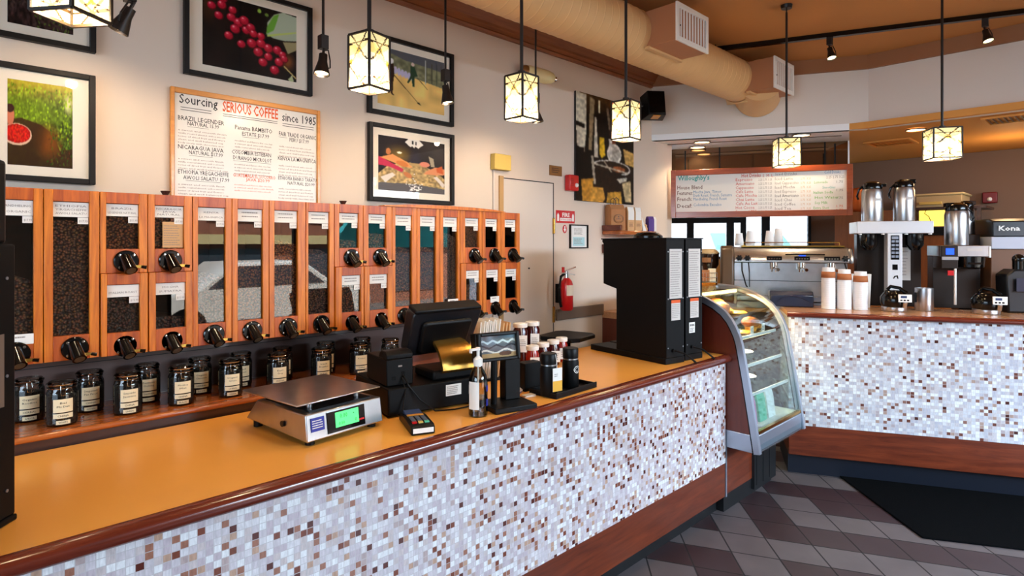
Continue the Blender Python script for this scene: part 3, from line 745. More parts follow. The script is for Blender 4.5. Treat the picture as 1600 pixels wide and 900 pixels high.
def make_bin(x0, x1, z0, z1, g0, g1, gz0, gz1, vz, fill, beans, lines, label, price='$15.99', note=None, vx=None, dep=0.0, extra=None, wd='binwood'):
    t = thing('coffee_bean_bin', label, 'bean dispenser', ((x0+x1)/2, BY0, z0), 0, 'wooden coffee bean dispensers on the wall')
    t.location = (0, 0, 0)
    yf = BY0 - dep
    s = MB(fr((0, yf, 0), (1, 0, 0), (0, 0, 1)))
    e = .0012
    s.box(x0+e, g0, z0+e, z1, -.022, 0); s.box(g1, x1-e, z0+e, z1, -.022, 0); s.box(g0, g1, gz1, z1, -.022, 0, 1); s.box(g0, g1, z0+e, gz0, -.022, 0, 1)
    s.build('door_frame', [wd, 'binwood2' if wd == 'binwood' else wd], t, bevel=.0012, seg=1)
    s = MB(); y = yf+.022
    s.box(x0+e, x0+.008, y, BY1-.004, z0+e, z1); s.box(x1-.008, x1-e, y, BY1-.004, z0+e, z1)
    s.box(x0+.008, x1-.008, y, BY1-.004, z1-.008, z1); s.box(x0+.008, x1-.008, y, BY1-.004, z0+e, gz0-.004); s.box(x0+.008, x1-.008, BY1-.012, BY1-.004, gz0-.004, z1-.008)
    s.build('bin_case', 'darkwood', t, False)
    MB().box(g0, g1, yf+.012, yf+.014, gz0, gz1).build('glass_pane', 'binglass', t, False)
    # beans heaped behind the glass
    if fill > 0:
        n = 10; vs = []; fs = []; zb = gz0-.003; zt = gz0+(gz1-gz0)*fill
        for i in range(n+1):
            x = x0+.009+(x1-x0-.018)*i/n; u = i/n
            zz = min(zt + (gz1-gz0)*(.045*math.sin(2.6*u+.5) - .03*u), gz1+.02); vs += [(x, yf+.026, zb), (x, yf+.026, zz), (x, BY1-.014, zz+.0), (x, BY1-.014, zb)]
        for i in range(n):
            a = 4*i; b = a+4; fs += [(a, b, b+1, a+1), (a+1, b+1, b+2, a+2), (a+2, b+2, b+3, a+3), (a+3, b+3, b, a)]
        fs += [(0, 1, 2, 3), (4*n+3, 4*n+2, 4*n+1, 4*n)]
        MB().add(vs, fs).build('coffee_beans', beans, t, False)['kind'] = 'stuff'
    # paper name card at the top of the pane with a small price tag under its right end
    W = g1-g0; hN = .052 if (gz1-gz0) > .3 else .045
    s = MB(fr((g0, yf+.010, gz1-hN), (1, 0, 0), (0, 0, 1))); s.box(.001, W-.001, 0, hN-.002, -.0008, 0, 0)
    k = len(lines) or 2; s.x = I4
    for i in range(k):
        f = fr((g0+W/2, yf+.0095, gz1-.008-(hN-.014)*(i+.8)/k), (1, 0, 0), (0, 0, 1))
        if lines:
            glyphs(s, lines[i], f, min(W*.86, .011*len(lines[i])), .0072, 'CENTER', 1)
        else:
            scribble(s, fr((g0+W*.18, yf+.0095, gz1-.010-(hN-.02)*i/k), (1, 0, 0), (0, 0, 1)), W*.64, .010, 1, 1, rag=False)
    s.build('name_card', ['paper', 'ink_soft'], t, False)
    s = MB(fr((g0, yf+.010, gz1-hN), (1, 0, 0), (0, 0, 1))); s.box(W*.68, W-.002, -.024, -.0012, -.0008, 0, 0)
    s.x = I4; glyphs(s, price, fr((g0+W*.84, yf+.0095, gz1-hN-.018), (1, 0, 0), (0, 0, 1)), W*.24, .008, 'CENTER', 1)
    s.build('price_tag', ['paper', 'ink_soft'], t, False)
    if note == 'sheet':                     # a handwritten sheet inside the pane
        s = MB(fr((g0+W*.28, yf+.0105, gz0+.004), (1, 0, 0), (0, 0, 1))); s.box(0, W*.70, 0, (gz1-gz0)*.60, -.0006, 0, 0); s.x = I4
        scribble(s, fr((g0+W*.32, yf+.010, gz0+(gz1-gz0)*.56), (1, 0, 0), (0, 0, 1)), W*.6, (gz1-gz0)*.5, 9, 1, .5)
        s.build('recipe_sheet', ['kraft_l', 'ink_soft'], t, False)
    if note == 'tag':
        s = MB(fr((g0, yf-.001, gz0-.004), (1, 0, 0), (0, 0, 1))); s.box(W*.30, W*1.0, -.012, .022, 0, .001, 0); s.x = I4; scribble(s, fr((g0+W*.42, yf-.0022, gz0+.014), (1, 0, 0), (0, 0, 1)), W*.4, .012, 1, 1)
        s.build('paper_tag', ['paper', 'ink_soft'], t, False)
    make_valve(t, vx if vx else (g0+g1)/2+.004, vz)
    return t
def col_full(p0, p1, g0, g1, fill, beans, lines, label, price, vpx, note=None, wd='binwood', gtop=ZG):
    return make_bin(bx(p0), bx(p1), ZB, ZT, bx(g0), bx(g1), ZGB, gtop, 1.252, fill, beans, lines, label, price, note, bx(vpx), wd=wd)
def col_split(p0, p1, g0, g1, h0, h1, up, lo, vu, vl, dep=.010):
    make_bin(bx(p0), bx(p1), ZSP, ZT, bx(g0), bx(g1), ZSGB, ZG, 1.549, *up[:4], up[4], up[5] if len(up) > 5 else None, bx(vu))
    make_bin(bx(p0)+.001, bx(p1)-.001, ZB, ZSP, bx(h0), bx(h1), ZLB, ZLG, 1.245, *lo[:4], lo[4], lo[5] if len(lo) > 5 else None, bx(vl), dep=dep)
S_ = ' bean dispenser'
col_full(-20, 68, -2, 52.5, .42, 'beans_m', ['MANDHELING', '& ORGANIC'], 'tall bean bin beside the black machine, its glass cut off by it', '$17.99', 24, 'tag')
col_full(68, 156, 83, 140, .83, 'beans_m', ['ETHIOPIA', 'YIRGACHEFFE', 'AWOLI SALATU'], 'tall wide bean bin filled high, second from the black machine', '$17.99', 117)
col_split(156, 231, 166, 217.5, 166.5, 218, (.86, 'beans_l', ['BRAZIL', 'LEGENDER NATURAL'], 'upper short bean bin labelled brazil legender natural', '$15.99'),
          (.85, 'beans_d', ['ITALIAN ROAST'], 'lower short bean bin labelled italian roast', '$15.99'), 197, 195)
col_split(231, 301, 242, 288, 242.5, 289.5, (.96, 'beans_m', ['NICARAGUA', 'JAVA', 'NATURAL'], 'upper short bean bin with a handwritten sheet behind its glass', '$17.99', 'sheet'),
          (.22, 'beans_d', ['MOCHA', 'SUMATRA'], 'lower short bean bin nearly empty, under the one with the sheet', '$15.99'), 266, 268)
col_full(301, 362.5, 309.5, 352.6, .40, 'beans_d', ['KENYA', 'LA MAGNIFICA'], 'first tall bean bin right of the stacked pair with the sheet', '$17.99', 334)
col_full(362.5, 420.5, 371.7, 411, .50, 'beans_l', [], 'second tall bean bin right of the stacked pair with the sheet', '$17.99', 394)
col_full(420.5, 478, 429, 465.6, .68, 'beans_l', [], 'third tall bean bin right of the stacked pair with the sheet', '$17.99', 450)
col_full(478, 522.5, 482, 515, .60, 'beans_d', [], 'fourth tall bean bin, just left of the middle stacked bins', '$17.99', 502)
col_split(522.5, 567.5, 530.3, 560.7, 532.7, 562.5, (.2, 'beans_m', [], 'upper left of the four small bins in the middle of the row', '$15.99'),
          (.9, 'beans_m', [], 'lower left of the four small bins in the middle of the row', '$15.99'), 549, 549)
col_split(567.5, 612.5, 576, 603.8, 576, 604.5, (.40, 'beans_l', [], 'upper right of the four small bins in the middle of the row', '$15.99'),
          (.9, 'beans_d', [], 'lower right of the four small bins in the middle of the row', '$15.99'), 594, 594)
col_full(612.5, 651.5, 618, 644, .62, 'beans_m', [], 'first tall bean bin behind the cash register monitor', '$17.99', 631.5)
col_full(651.5, 687.5, 656.6, 681.5, .62, 'beans_l', [], 'second tall bean bin above the cash register monitor', '$17.99', 669)
col_full(687.5, 719, 692.8, 715.5, .78, 'beans_d', [], 'third tall bean bin, right above the monitor, white tag on its glass', '$17.99', 705, 'tag')
col_split(719, 753.3, 727, 748.8, 727.5, 749, (.75, 'beans_m', [], 'upper small bin, left one of the last three columns by the door', '$15.99'),
          (.5, 'beans_l', [], 'lower small bin, left one of the last three columns by the door', '$15.99'), 741, 743, .006)
col_split(753.3, 783, 758.7, 778, 759, 778.5, (.93, 'beans_l', [], 'upper small bin, middle one of the last three columns by the door', '$15.99'),
          (.7, 'beans_l', [], 'lower small bin, middle of the last three columns, paper tag below', '$15.99', 'tag'), 772, 773, .006)
col_split(783, 812.5, 789, 807, 789, 807, (0, 'beans_m', [], 'upper small empty bin at the door end of the row', '$15.99'),
          (0, 'beans_m', [], 'lower small empty bin at the door end of the row', '$15.99'), 801, 801, .006)
# strip of moulding lying on the bins, and turned wooden knobs on their top edge
s = MB(); xs = [bx(p) for p in (600, 640, 690, 740, 772, 789)]; hh = [.006, .016, .020, .018, .012, .004]
for i in range(5):
    s.add([(xs[i], BY0-.006, ZT+.001), (xs[i+1], BY0-.006, ZT+.001), (xs[i+1], BY0+.05, ZT+.001), (xs[i], BY0+.05, ZT+.001), (xs[i], BY0-.006, ZT+hh[i]), (xs[i+1], BY0-.006, ZT+hh[i+1]), (xs[i+1], BY0+.05, ZT+hh[i+1]), (xs[i], BY0+.05, ZT+hh[i])],
          [(3, 2, 1, 0), (4, 5, 6, 7), (0, 1, 5, 4), (1, 2, 6, 5), (2, 3, 7, 6), (3, 0, 4, 7)])
tag(s.build('moulding_strip', 'binwood', None, False), 'thin bowed strip of wooden moulding lying on top of the right hand bins', 'moulding')
for px, lb in ((262, 'small dark wooden knob on the bins under the sourcing board'), (541, 'small dark wooden knob on the bins left of the lower framed photo')):
    s = MB(); s.lathe([(.010, 0), (.010, .003), (.016, .014), (.018, .017), (.0001, .018)], 16); o = s.build('wooden_knob', 'darkwood'); o.location = (bx(px), BY0+.03, ZT)
    tag(o, lb, 'knob', 'wooden knobs on the bins')

# ================================================================== tea jars
def make_jar(lines, sub, label, back=False):
    t = thing('tea_jar', label, 'jar', (0, 0, 0), 0, 'clip top tea jars on the shelf')
    prof = [(.040, .0), (.044, .004), (.045, .012), (.045, .104), (.0435, .113), (.040, .119), (.0395, .128), (.041, .130)]
    s = MB(); s.lathe(prof, 28, 0, cap=False); s.build('glass_body', 'jarglass', t)
    s = MB(); s.lathe([(.0001, .003), (.041, .004), (.0425, .012), (.0425, .094), (.036, .100), (.0001, .103)], 24, 0, cap=False); s.build('tea_leaves', 'tea', t)['kind'] = 'stuff'
    s = MB(); s.lathe([(.0001, .132), (.041, .132), (.043, .136), (.043, .141), (.037, .147), (.0001, .149)], 26, 0, cap=False); s.build('lid', 'jarglass', t)
    s = MB(); 
    for r, z in ((.0415, .126), (.0438, .1385)):
        s.tube([(r*math.cos(2*math.pi*i/24), r*math.sin(2*math.pi*i/24), z) for i in range(25)], .0011, 6)
    s.tube([(-.006, -.040, .139), (-.007, -.045, .120), (-.005, -.044, .104), (.005, -.044, .104), (.007, -.045, .120), (.006, -.040, .139)], .0011, 6)
    s.tube([(-.005, .040, .139), (-.006, .043, .126), (.006, .043, .126), (.005, .040, .139)], .0011, 6)
    s.build('wire_clasp', 'chrome', t)
    def curved(z0, z1, half, rr=.0458):
        vs = []; fs = []; n = 8
        for i in range(n+1):
            a = -math.pi/2 + half*(2*i/n-1); vs += [(rr*math.cos(a), rr*math.sin(a), z0), (rr*math.cos(a), rr*math.sin(a), z1)]
        for i in range(n): a = 2*i; fs.append((a, a+2, a+3, a+1))
        return vs, fs
    s = MB()
    for z0, z1, hf in ((.048, .092, .62), (.028, .044, .62), (.008, .021, .44)): s.add(*curved(z0, z1, hf), 0)
    def wrap(txt, z, h, wd):
        q = MB(); glyphs(q, txt, I4, wd, h, 'CENTER'); rr = .0462
        s.add([(rr*math.cos(-math.pi/2+v.x/rr), rr*math.sin(-math.pi/2+v.x/rr), z+v.y) for v in q.v], q.f, 1)
    for i, l in enumerate(lines): wrap(l, .076-.012*i, .0066, min(.040, .0058*len(l)))
    wrap(sub[0], .033, .0062, min(.036, .0062*len(sub[0]))); wrap(sub[1], .0115, .006, min(.026, .0058*len(sub[1])))
    s.build('paper_label', ['paper_c', 'ink'], t, False)
    return t
JARS = [((97, 668), ['Bai', 'Mu Dan'], ('CHINA', 'WHITE')), ((200, 650), ['Gunpowder', 'Jasmine'], ('CHINA', 'GREEN')), ((283, 635), ['Monkey', 'Mist'], ('CHINA', 'BLACK')),
        ((360, 618), ['Organic', 'Green'], ('CHINA', 'GREEN')), ((434, 607), ['Earl', 'Grey'], ('INDIA', 'BLACK')), ((502, 595), ['Irish', 'Breakfast'], ('INDIA', 'BLACK')),
        ((561, 583), ['Keemun'], ('CHINA', 'BLACK')), ((610, 574), ['Assam'], ('INDIA', 'BLACK')), ((738, 552), ['Rooibos'], ('AFRICA', 'HERBAL'))]
BACK = [((45, 665), ['Organic', 'Rooibos'], ('HERBAL', 'AFRICA')), ((140, 648), ['Dragonwell', 'Pan Fired'], ('CHINA', 'GREEN')), ((230, 630), ['Formosa', 'Oolong'], ('TAIWAN', 'OOLONG')), ((312, 618), ['Organic', 'Chamomile'], ('HERBAL', 'EGYPT')),
        ((376, 606), ['Earl', 'Green'], ('CHINA', 'GREEN')), ((441, 597), ['Ginger', 'Lemon'], ('HERBAL', 'BLEND')), ((509, 585), ['Darjeeling'], ('INDIA', 'BLACK')), ((566, 576), ['Sencha'], ('JAPAN', 'GREEN'))]
FD = ['front row jar labelled bai mu dan, nearest the black machine', 'second jar of the front row from the black machine', 'third jar of the front row from the black machine', 'fourth jar of the front row, green rimmed label',
      'fifth front row jar, above the back of the scale', 'sixth jar of the front row, above the scale platform', 'front row jar behind the barcode scanner', 'front row jar half hidden by the receipt printer', 'single tea jar right of the cash register monitor']
BD = ['shadowed rear jar beside the black machine', 'shadowed rear jar between the first and second front jars', 'shadowed rear jar behind the second front jar', 'shadowed rear jar right of the third front jar',
      'shadowed rear jar behind the fourth front jar', 'shadowed rear jar behind the fifth front jar', 'shadowed rear jar behind the sixth front jar', 'shadowed rear jar behind the barcode scanner']
for (px, l, sb), d in zip(JARS, FD):
    t = make_jar(l, sb, 'clear glass tea jar, ' + d); p = onz(px[0], px[1], 1.0); k = .045
    t.location = (p.x+.02*0, max(p.y+k, 2.468+.045*0), 1.0); t.location.y = 2.52 if px[0] < 700 else 2.50; t.location.x = onY(px[0], 640, t.location.y).x
    t.rotation_euler = (0, 0, -math.atan2(t.location.x, t.location.y)*.45)
for (px, l, sb), d in zip(BACK, BD):
    t = make_jar(l, sb, 'glass tea jar, ' + d, True); t.location = (onY(px[0], 640, 2.655).x, 2.655, 1.0)
    t.rotation_euler = (0, 0, -math.atan2(t.location.x, t.location.y)*.45)

# ================================================================== things hung on the long wall
WX, UZ = (1, 0, 0), (0, 0, 1)
def wf_(px, py, d=0.0):
    p = onY(px, py, YW); return fr((p.x, YW-d, p.z), WX, UZ)
def picture(name, label, pL, pR, pzT, pzB, bw, mw, canvas, cat='framed photo'):
    """pL, pR: pixels on the left and right frame edge; pzT, pzB: pixels on the top and bottom edge"""
    x0 = onY(*pL, YW).x; x1 = onY(*pR, YW).x; z1 = onY(*pzT, YW).z; z0 = onY(*pzB, YW).z
    t = thing(name, label, cat, ((x0+x1)/2, YW, z0), 0, 'framed photos on the long wall')
    W, H = x1-x0, z1-z0; f = fr((-W/2, 0, 0), WX, UZ)
    MB(f).frame(0, W, 0, H, bw, .003, .030).build('frame', 'frame', t, bevel=.002)
    MB(f).box(bw*.5, W-bw*.5, bw*.5, H-bw*.5, .003, .012).build('mat_board', 'matboard', t, False)
    iw, ih = W-2*bw-2*mw[0], H-2*bw-2*mw[1]
    canvas.blur(1)
    canvas.mesh('photo_print', f @ T(bw+mw[0], bw+mw[1], .0125), iw, ih, M['print'], t)
    MB(f).box(bw, W-bw, bw, H-bw, .020, .022).build('glazing', 'picglass', t, False)
    return t
# coffee cherries
c = Canvas(150, 110, (24, 16, 12)); c.noise(6, .6, 3)
c.ell(.06, .85, .10, .35, (110, 66, 34), al=.5, soft=.8); c.ell(.9, .28, .10, .16, (170, 96, 40), al=.7, soft=.8)
c.ell(.58, .93, .02, .03, (150, 190, 70)); c.ell(.66, .90, .02, .025, (120, 150, 60))
c.poly([(.655, .62), (.67, .80), (.74, .93), (.84, 1.0), (1.0, .98), (1.0, .62), (.86, .58), (.74, .58)], (176, 190, 166)); c.poly([(.655, .62), (.66, .72), (.74, .92), (.80, .96), (.74, .70)], (110, 170, 60))
c.poly([(.655, .61), (1.0, .76), (1.0, .74), (.67, .585)], (190, 210, 110)); c.poly([(.84, .56), (1.0, .60), (1, .48), (.9, .40)], (160, 150, 110))
rs = random.Random(4)
for x, y in [(.2, .98), (.09, .83), (.19, .88), (.16, .70), (.30, .84), (.285, .72), (.36, .66), (.42, .72), (.325, .55), (.44, .57), (.49, .63), (.26, .42), (.52, .54), (.60, .53), (.39, .33), (.50, .38), (.60, .41), (.68, .36), (.78, .36), (.84, .30), (.68, .22), (.62, .11), (.80, .17), (.75, .02), (.57, .26), (.86, .24)]:
    y = .10 + y*.88; r = .052*rs.uniform(.85, 1.1)
    c.ell(x, y, r, r*1.25, (96, 6, 22)); c.ell(x-.004, y+.006, r*.86, r*1.08, (178, 16, 44)); c.ell(x-.012, y+.018, r*.5, r*.62, (212, 42, 70)); c.ell(x-.018, y+.03, r*.2, r*.24, (246, 170, 180))
c.line((.86, .20), (.99, .06), .02, (214, 190, 120)); c.poly([(.90, .02), (.95, .10), (.97, 0), (.92, 0)], (190, 200, 150))
picture('framed_photo', 'framed photo of red coffee cherries above the sourcing board', (285, 60), (484.5, 90), (487, 16), (308, 120), .020, (.055, .036), c)
# hands sorting beans
c = Canvas(130, 110, (28, 22, 22)); c.noise(5, .5, 9)
c.ell(.30, .68, .26, .22, (150, 120, 50), al=.8, soft=.9); c.ell(.53, .55, .12, .3, (44, 40, 58), al=.8, soft=.6); c.ell(.30, .72, .035, .022, (255, 246, 220))
c.poly([(.0, .30), (.15, .48), (.45, .56), (.62, .55), (.9, .40), (1, .30), (1, .08), (0, .12)], (176, 150, 100)); c.noise(40, .35, 2, (c.V < .5).astype(float))
c.poly([(0, .0), (1, 0), (1, .10), (.5, .16), (0, .14)], (92, 90, 92))
c.poly([(0, .62), (.0, .46), (.16, .44), (.34, .36), (.36, .42), (.18, .52)], (196, 46, 80)); c.ell(.42, .32, .07, .045, (196, 120, 70), -30)
c.poly([(.02, .60), (.2, .68), (.42, .56), (.5, .46), (.42, .46), (.28, .50)], (226, 150, 90)); c.ell(.34, .52, .09, .05, (206, 124, 60), -15)
c.poly([(1, .50), (.85, .52), (.70, .42), (.66, .36), (.8, .36), (1, .38)], (214, 140, 96)); c.ell(.68, .55, .08, .05, (216, 134, 110)); c.poly([(.74, .72), (.82, .68), (.84, .52), (.78, .52)], (168, 156, 132))
c.ell(.14, .72, .035, .06, (196, 120, 70)); c.poly([(.86, .50), (.96, .56), (.98, .40), (.88, .42)], (200, 90, 40))
c.poly([(.03, .24), (.1, .14), (.24, .30), (.2, .34)], (222, 214, 204)); c.poly([(.82, .32), (.98, .12), (1, .20), (.88, .34)], (222, 214, 204))
for i in range(60):
    x = rs.gauss(.52, .06); y = .03+abs(rs.gauss(0, .09)); c.ell(x, y, .010, .009, (246, 244, 240))
c.poly([(.43, 1), (.38, .93), (.46, .85), (.49, .87), (.52, .84), (.54, .87), (.58, .84), (.66, .92), (.60, 1)], (230, 226, 218)); c.poly([(.485, .97), (.505, .97), (.505, .91), (.485, .91)], (20, 18, 18)); c.poly([(.535, .96), (.555, .96), (.555, .90), (.535, .90)], (20, 18, 18))
picture('framed_photo', 'framed photo of hands sorting coffee beans, the lower of the pair', (573, 250), (705.5, 270), (573, 190.5), (705, 321), .022, (.040, .038), c)
# drying yard
c = Canvas(130, 110, (250, 206, 120)); c.noise(9, .12, 5)
c.poly([(0, 1), (0, .62), (.25, .66), (.5, .58), (1, .50), (1, 1)], (124, 126, 96)); c.noise(24, .25, 6, (c.V > .6).astype(float))
c.poly([(0, 1), (0, .84), (.2, .92), (.38, .86), (.62, .84), (1, .80), (1, 1)], (88, 92, 100)); c.poly([(0, 1), (0, .86), (.14, .94), (.2, 1)], (168, 190, 226))
for i in range(6): c.ell(.25+.05*i, .64-.012*i, .026, .07, (196, 190, 222))
for x in (.72, .80, .88, .95): c.line((x, .92), (x, .55), .010, (70, 74, 60))
c.line((.7, .95), (.7, .52), .02, (190, 196, 190))
c.poly([(.145, .75), (.22, .75), (.235, .58), (.215, .40), (.21, .22), (.235, .19), (.19, .20), (.17, .45), (.11, .25), (.07, .20), (.12, .20), (.14, .30), (.15, .55)], (44, 24, 18)); c.ell(.19, .79, .035, .05, (236, 236, 236)); c.line((.23, .55), (.60, .12), .010, (60, 36, 24)); c.poly([(.57, .13), (.63, .10), (.60, .15)], (50, 30, 20))
c.poly([(.47, .78), (.53, .78), (.58, .62), (.53, .60), (.53, .42), (.50, .42), (.49, .56), (.44, .46), (.42, .47), (.47, .60)], (40, 70, 48)); c.ell(.505, .82, .025, .035, (226, 200, 186)); c.line((.57, .6), (.73, .42), .008, (70, 44, 30))
picture('framed_photo', 'framed photo of workers raking beans on a drying yard, upper of the pair', (572, 120), (705, 120), (705, 87), (572, 176), .022, (.040, .038), c)
# ivy wall with a basket of cherries
c = Canvas(160, 120, (70, 92, 24)); c.noise(30, .6, 11); c.noise(60, .5, 12)
c.put(np.clip((c.V-.72)*4, 0, 1)*.7, (226, 196, 50)); c.ell(.3, .64, .8, .22, (130, 160, 24), al=.55, soft=.5); c.ell(.93, .78, .1, .16, (240, 236, 180), al=.8, soft=.8)
for i in range(260):
    x, y = rs.random(), rs.uniform(.35, .95); k = rs.uniform(.5, 1.2); c.ell(x, y, .014, .014, (min(255, 150*k), min(255, 190*k), 26*k), rs.uniform(0, 90), .8)
c.poly([(0, .52), (.2, .56), (.5, .50), (.7, .40), (.8, .20), (1, .25), (1, 0), (0, 0)], (56, 28, 12), .85)
c.ell(.62, .30, .25, .26, (150, 80, 20), al=.7, soft=.7); c.ell(.44, .36, .17, .22, (60, 34, 14), al=.5, soft=.5)
for i in range(90): c.ell(rs.uniform(.6, 1), rs.uniform(.02, .45), .018, .010, (80*rs.random()+30, 70*rs.random()+40, 14), rs.uniform(0, 180), .8)
c.ell(.14, .36, .22, .13, (226, 190, 160)); c.ell(.14, .37, .20, .11, (170, 20, 14)); 
for i in range(120):
    a, q = rs.uniform(0, 6.28), rs.random()**.5; c.ell(.14+.19*q*math.cos(a), .37+.095*q*math.sin(a), .012, .012, (200+40*rs.random(), 40*rs.random()+16, 20))
c.ell(.04, .58, .06, .12, (206, 120, 90)); c.ell(.04, .66, .06, .05, (60, 30, 24))
picture('framed_photo', 'framed photo of an ivy wall and red cherries, lower left on the wall', (-30, 200), (147.3, 200), (148, 121), (147, 289.5), .020, (.050, .036), c)
c = Canvas(150, 110, (40, 26, 26)); c.noise(26, .8, 21); c.noise(50, .6, 22)
for i in range(240): 
    k = rs.random(); c.ell(rs.random(), rs.random(), .03, .016, (40+60*k, 30+44*k, 34+30*k), rs.uniform(0, 180), .75)
for i in range(40): c.ell(rs.uniform(.4, 1), rs.uniform(0, .3), .02, .012, (90, 120, 40), rs.uniform(0, 180), .8)
picture('framed_photo', 'framed photo of dark leaves, cut off by the top left corner', (-30, 20), (148.3, 60), (150, -90), (148, 85.5), .020, (.050, .036), c)
# unframed canvas of the roasting drum by the header
x0 = onY(897, 200, YW).x; x1 = onY(987, 250, YW).x; z1 = onY(897, 142, YW).z; z0 = onY(897, 313, YW).z
t = thing('poster', 'tall unframed photo print of a coffee roasting drum', 'poster', (x0, YW, z0))
MB(fr((0, 0, 0), WX, UZ)).box(0, x1-x0, 0, z1-z0, .001, .018).build('print_board', 'ink', t, False)
c = Canvas(110, 150, (26, 18, 12)); c.noise(5, .5, 31)
c.put(np.clip((c.V-.8)*4, 0, 1)*.5, (150, 100, 46))
c.poly([(.0, 1), (.16, .99), (.16, .62), (.13, .44), (.02, .44), (.0, .7)], (206, 200, 178)); c.poly([(.0, .73), (.14, .71), (.14, .67), (.0, .69)], (24, 18, 14)); c.poly([(0, .50), (.13, .49), (.13, .42), (0, .43)], (22, 16, 12))
c.poly([(.22, .98), (.30, .96), (.25, .48), (.20, .48)], (150, 130, 96)); c.poly([(.30, .8), (.33, .8), (.36, .42), (.29, .42)], (216, 208, 188)); c.poly([(.36, .97), (.39, .97), (.39, .85), (.36, .85)], (240, 230, 190))
c.poly([(.38, .62), (.46, .62), (.48, .45), (.42, .42), (.38, .46)], (220, 176, 40)); c.poly([(.50, .90), (.72, .86), (.76, .60), (.56, .60)], (48, 30, 20)); c.line((.52, .90), (.56, .72), .03, (120, 100, 80)); c.poly([(.60, .72), (.66, .72), (.66, .50), (.60, .52)], (110, 50, 26))
c.ell(.64, .48, .13, .10, (226, 220, 206)); c.ell(.64, .485, .10, .075, (150, 144, 132), al=.7); c.poly([(.54, .62), (.60, .62), (.60, .45), (.55, .45)], (210, 206, 196))
c.poly([(.80, .55), (1, .52), (1, .38), (.84, .40)], (200, 160, 90)); c.ell(.6, .34, .34, .075, (226, 222, 212)); c.ell(.6, .345, .31, .06, (40, 26, 18)); c.ell(.72, .335, .12, .03, (150, 84, 46)); c.line((.3, .36), (.88, .31), .016, (190, 180, 160)); c.line((.45, .40), (.62, .28), .014, (170, 160, 140))
c.poly([(.28, .32), (.92, .28), (.92, .12), (.3, .1)], (30, 20, 14)); c.line((.26, .42), (.30, .18), .03, (180, 170, 150))
c.poly([(.08, .20), (.28, .22), (.26, 0), (.10, 0)], (196, 140, 52)); c.poly([(.24, .14), (.44, .14), (.48, .04), (.44, 0), (.22, 0)], (210, 156, 66)); c.poly([(.52, .10), (.76, .12), (.78, 0), (.5, 0)], (206, 156, 60)); c.poly([(.68, .24), (.88, .27), (.86, .23), (.74, .20)], (210, 206, 190)); c.poly([(.78, .2), (.94, .24), (.96, .02), (.84, .02)], (206, 186, 140))
c.noise(40, .25, 33); c.blur(2); c.mesh('photo_print', fr((0, -.0185, 0), WX, UZ), x1-x0, z1-z0, M['print'], t)
# whiteboard of coffees
x0 = onY(264.5, 200, YW).x; x1 = onY(497.5, 240, YW).x; z1 = onY(266, 135.8, YW).z; z0 = 1.80
t = thing('sourcing_board', 'white handwritten coffee board with orange wooden frame', 'whiteboard', (x0, YW, z0))
f = fr((0, 0, 0), WX, UZ); W, H = x1-x0, z1-z0
MB(f).frame(0, W, 0, H, .015, .001, .022, wt=.022).build('frame', 'oak', t, bevel=.002)
MB(f).box(.01, W-.01, .005, H-.01, .001, .010).build('board', 'whiteboard', t, False)
ml = {'ink': MB(), 'ink_orange': MB(), 'ink_brown': MB(), 'ink_red': MB()}
def bl(s, px, py, px2, cap, m='ink', bold=.006):
    a = onY(px, py, YW); b = onY(px2, py, YW); h = onY(px, py-cap, YW).z-a.z
    glyphs(ml[m], s, fr((a.x-x0, -.0105, a.z-z0), WX, UZ), b.x-a.x, h, 'LEFT', 0, bold)
def under(px, py, px2, m='ink', th=.0022):
    a = onY(px, py, YW); b = onY(px2, py, YW); ml[m].box(a.x-x0, b.x-x0, -.0108, -.0104, a.z-z0-th, a.z-z0)
def para(px, py, px2, n, m='ink_brown', pitch=4.9):
    a = onY(px, py, YW); b = onY(px2, py, YW); h = (a.z-onY(px, py+pitch*n, YW).z)
    for i in range(n):
        s = PARA[(i*3+int(px)) % len(PARA)]; glyphs(ml[m], s, fr((a.x-x0, -.0105, a.z-z0-h*(i+.75)/n), WX, UZ), (b.x-a.x)*random.uniform(.86, 1.0), h/n*.48, 'LEFT', 0, .0)
PARA = ['vanilla, roasted almond, with a smooth', 'mouthfeel and flavors this one has', 'body nicely with chocolate and', 'notes of dried fruit and flowers', 'a sweet and smooth finish', 'slightly nutty body, fruity and candy', 'clean and well balanced cup']
bl('Sourcing', 279, 161, 339, 14.5); under(281, 167, 329); under(281, 171, 329)
bl('SERIOUS COFFEE', 346.5, 174, 433, 16, 'ink_orange', .02); under(347, 178, 432); under(347, 181, 432)
bl('since 1985', 439.5, 189, 492, 13); under(440, 193, 488.5); under(440, 196.5, 488.5)
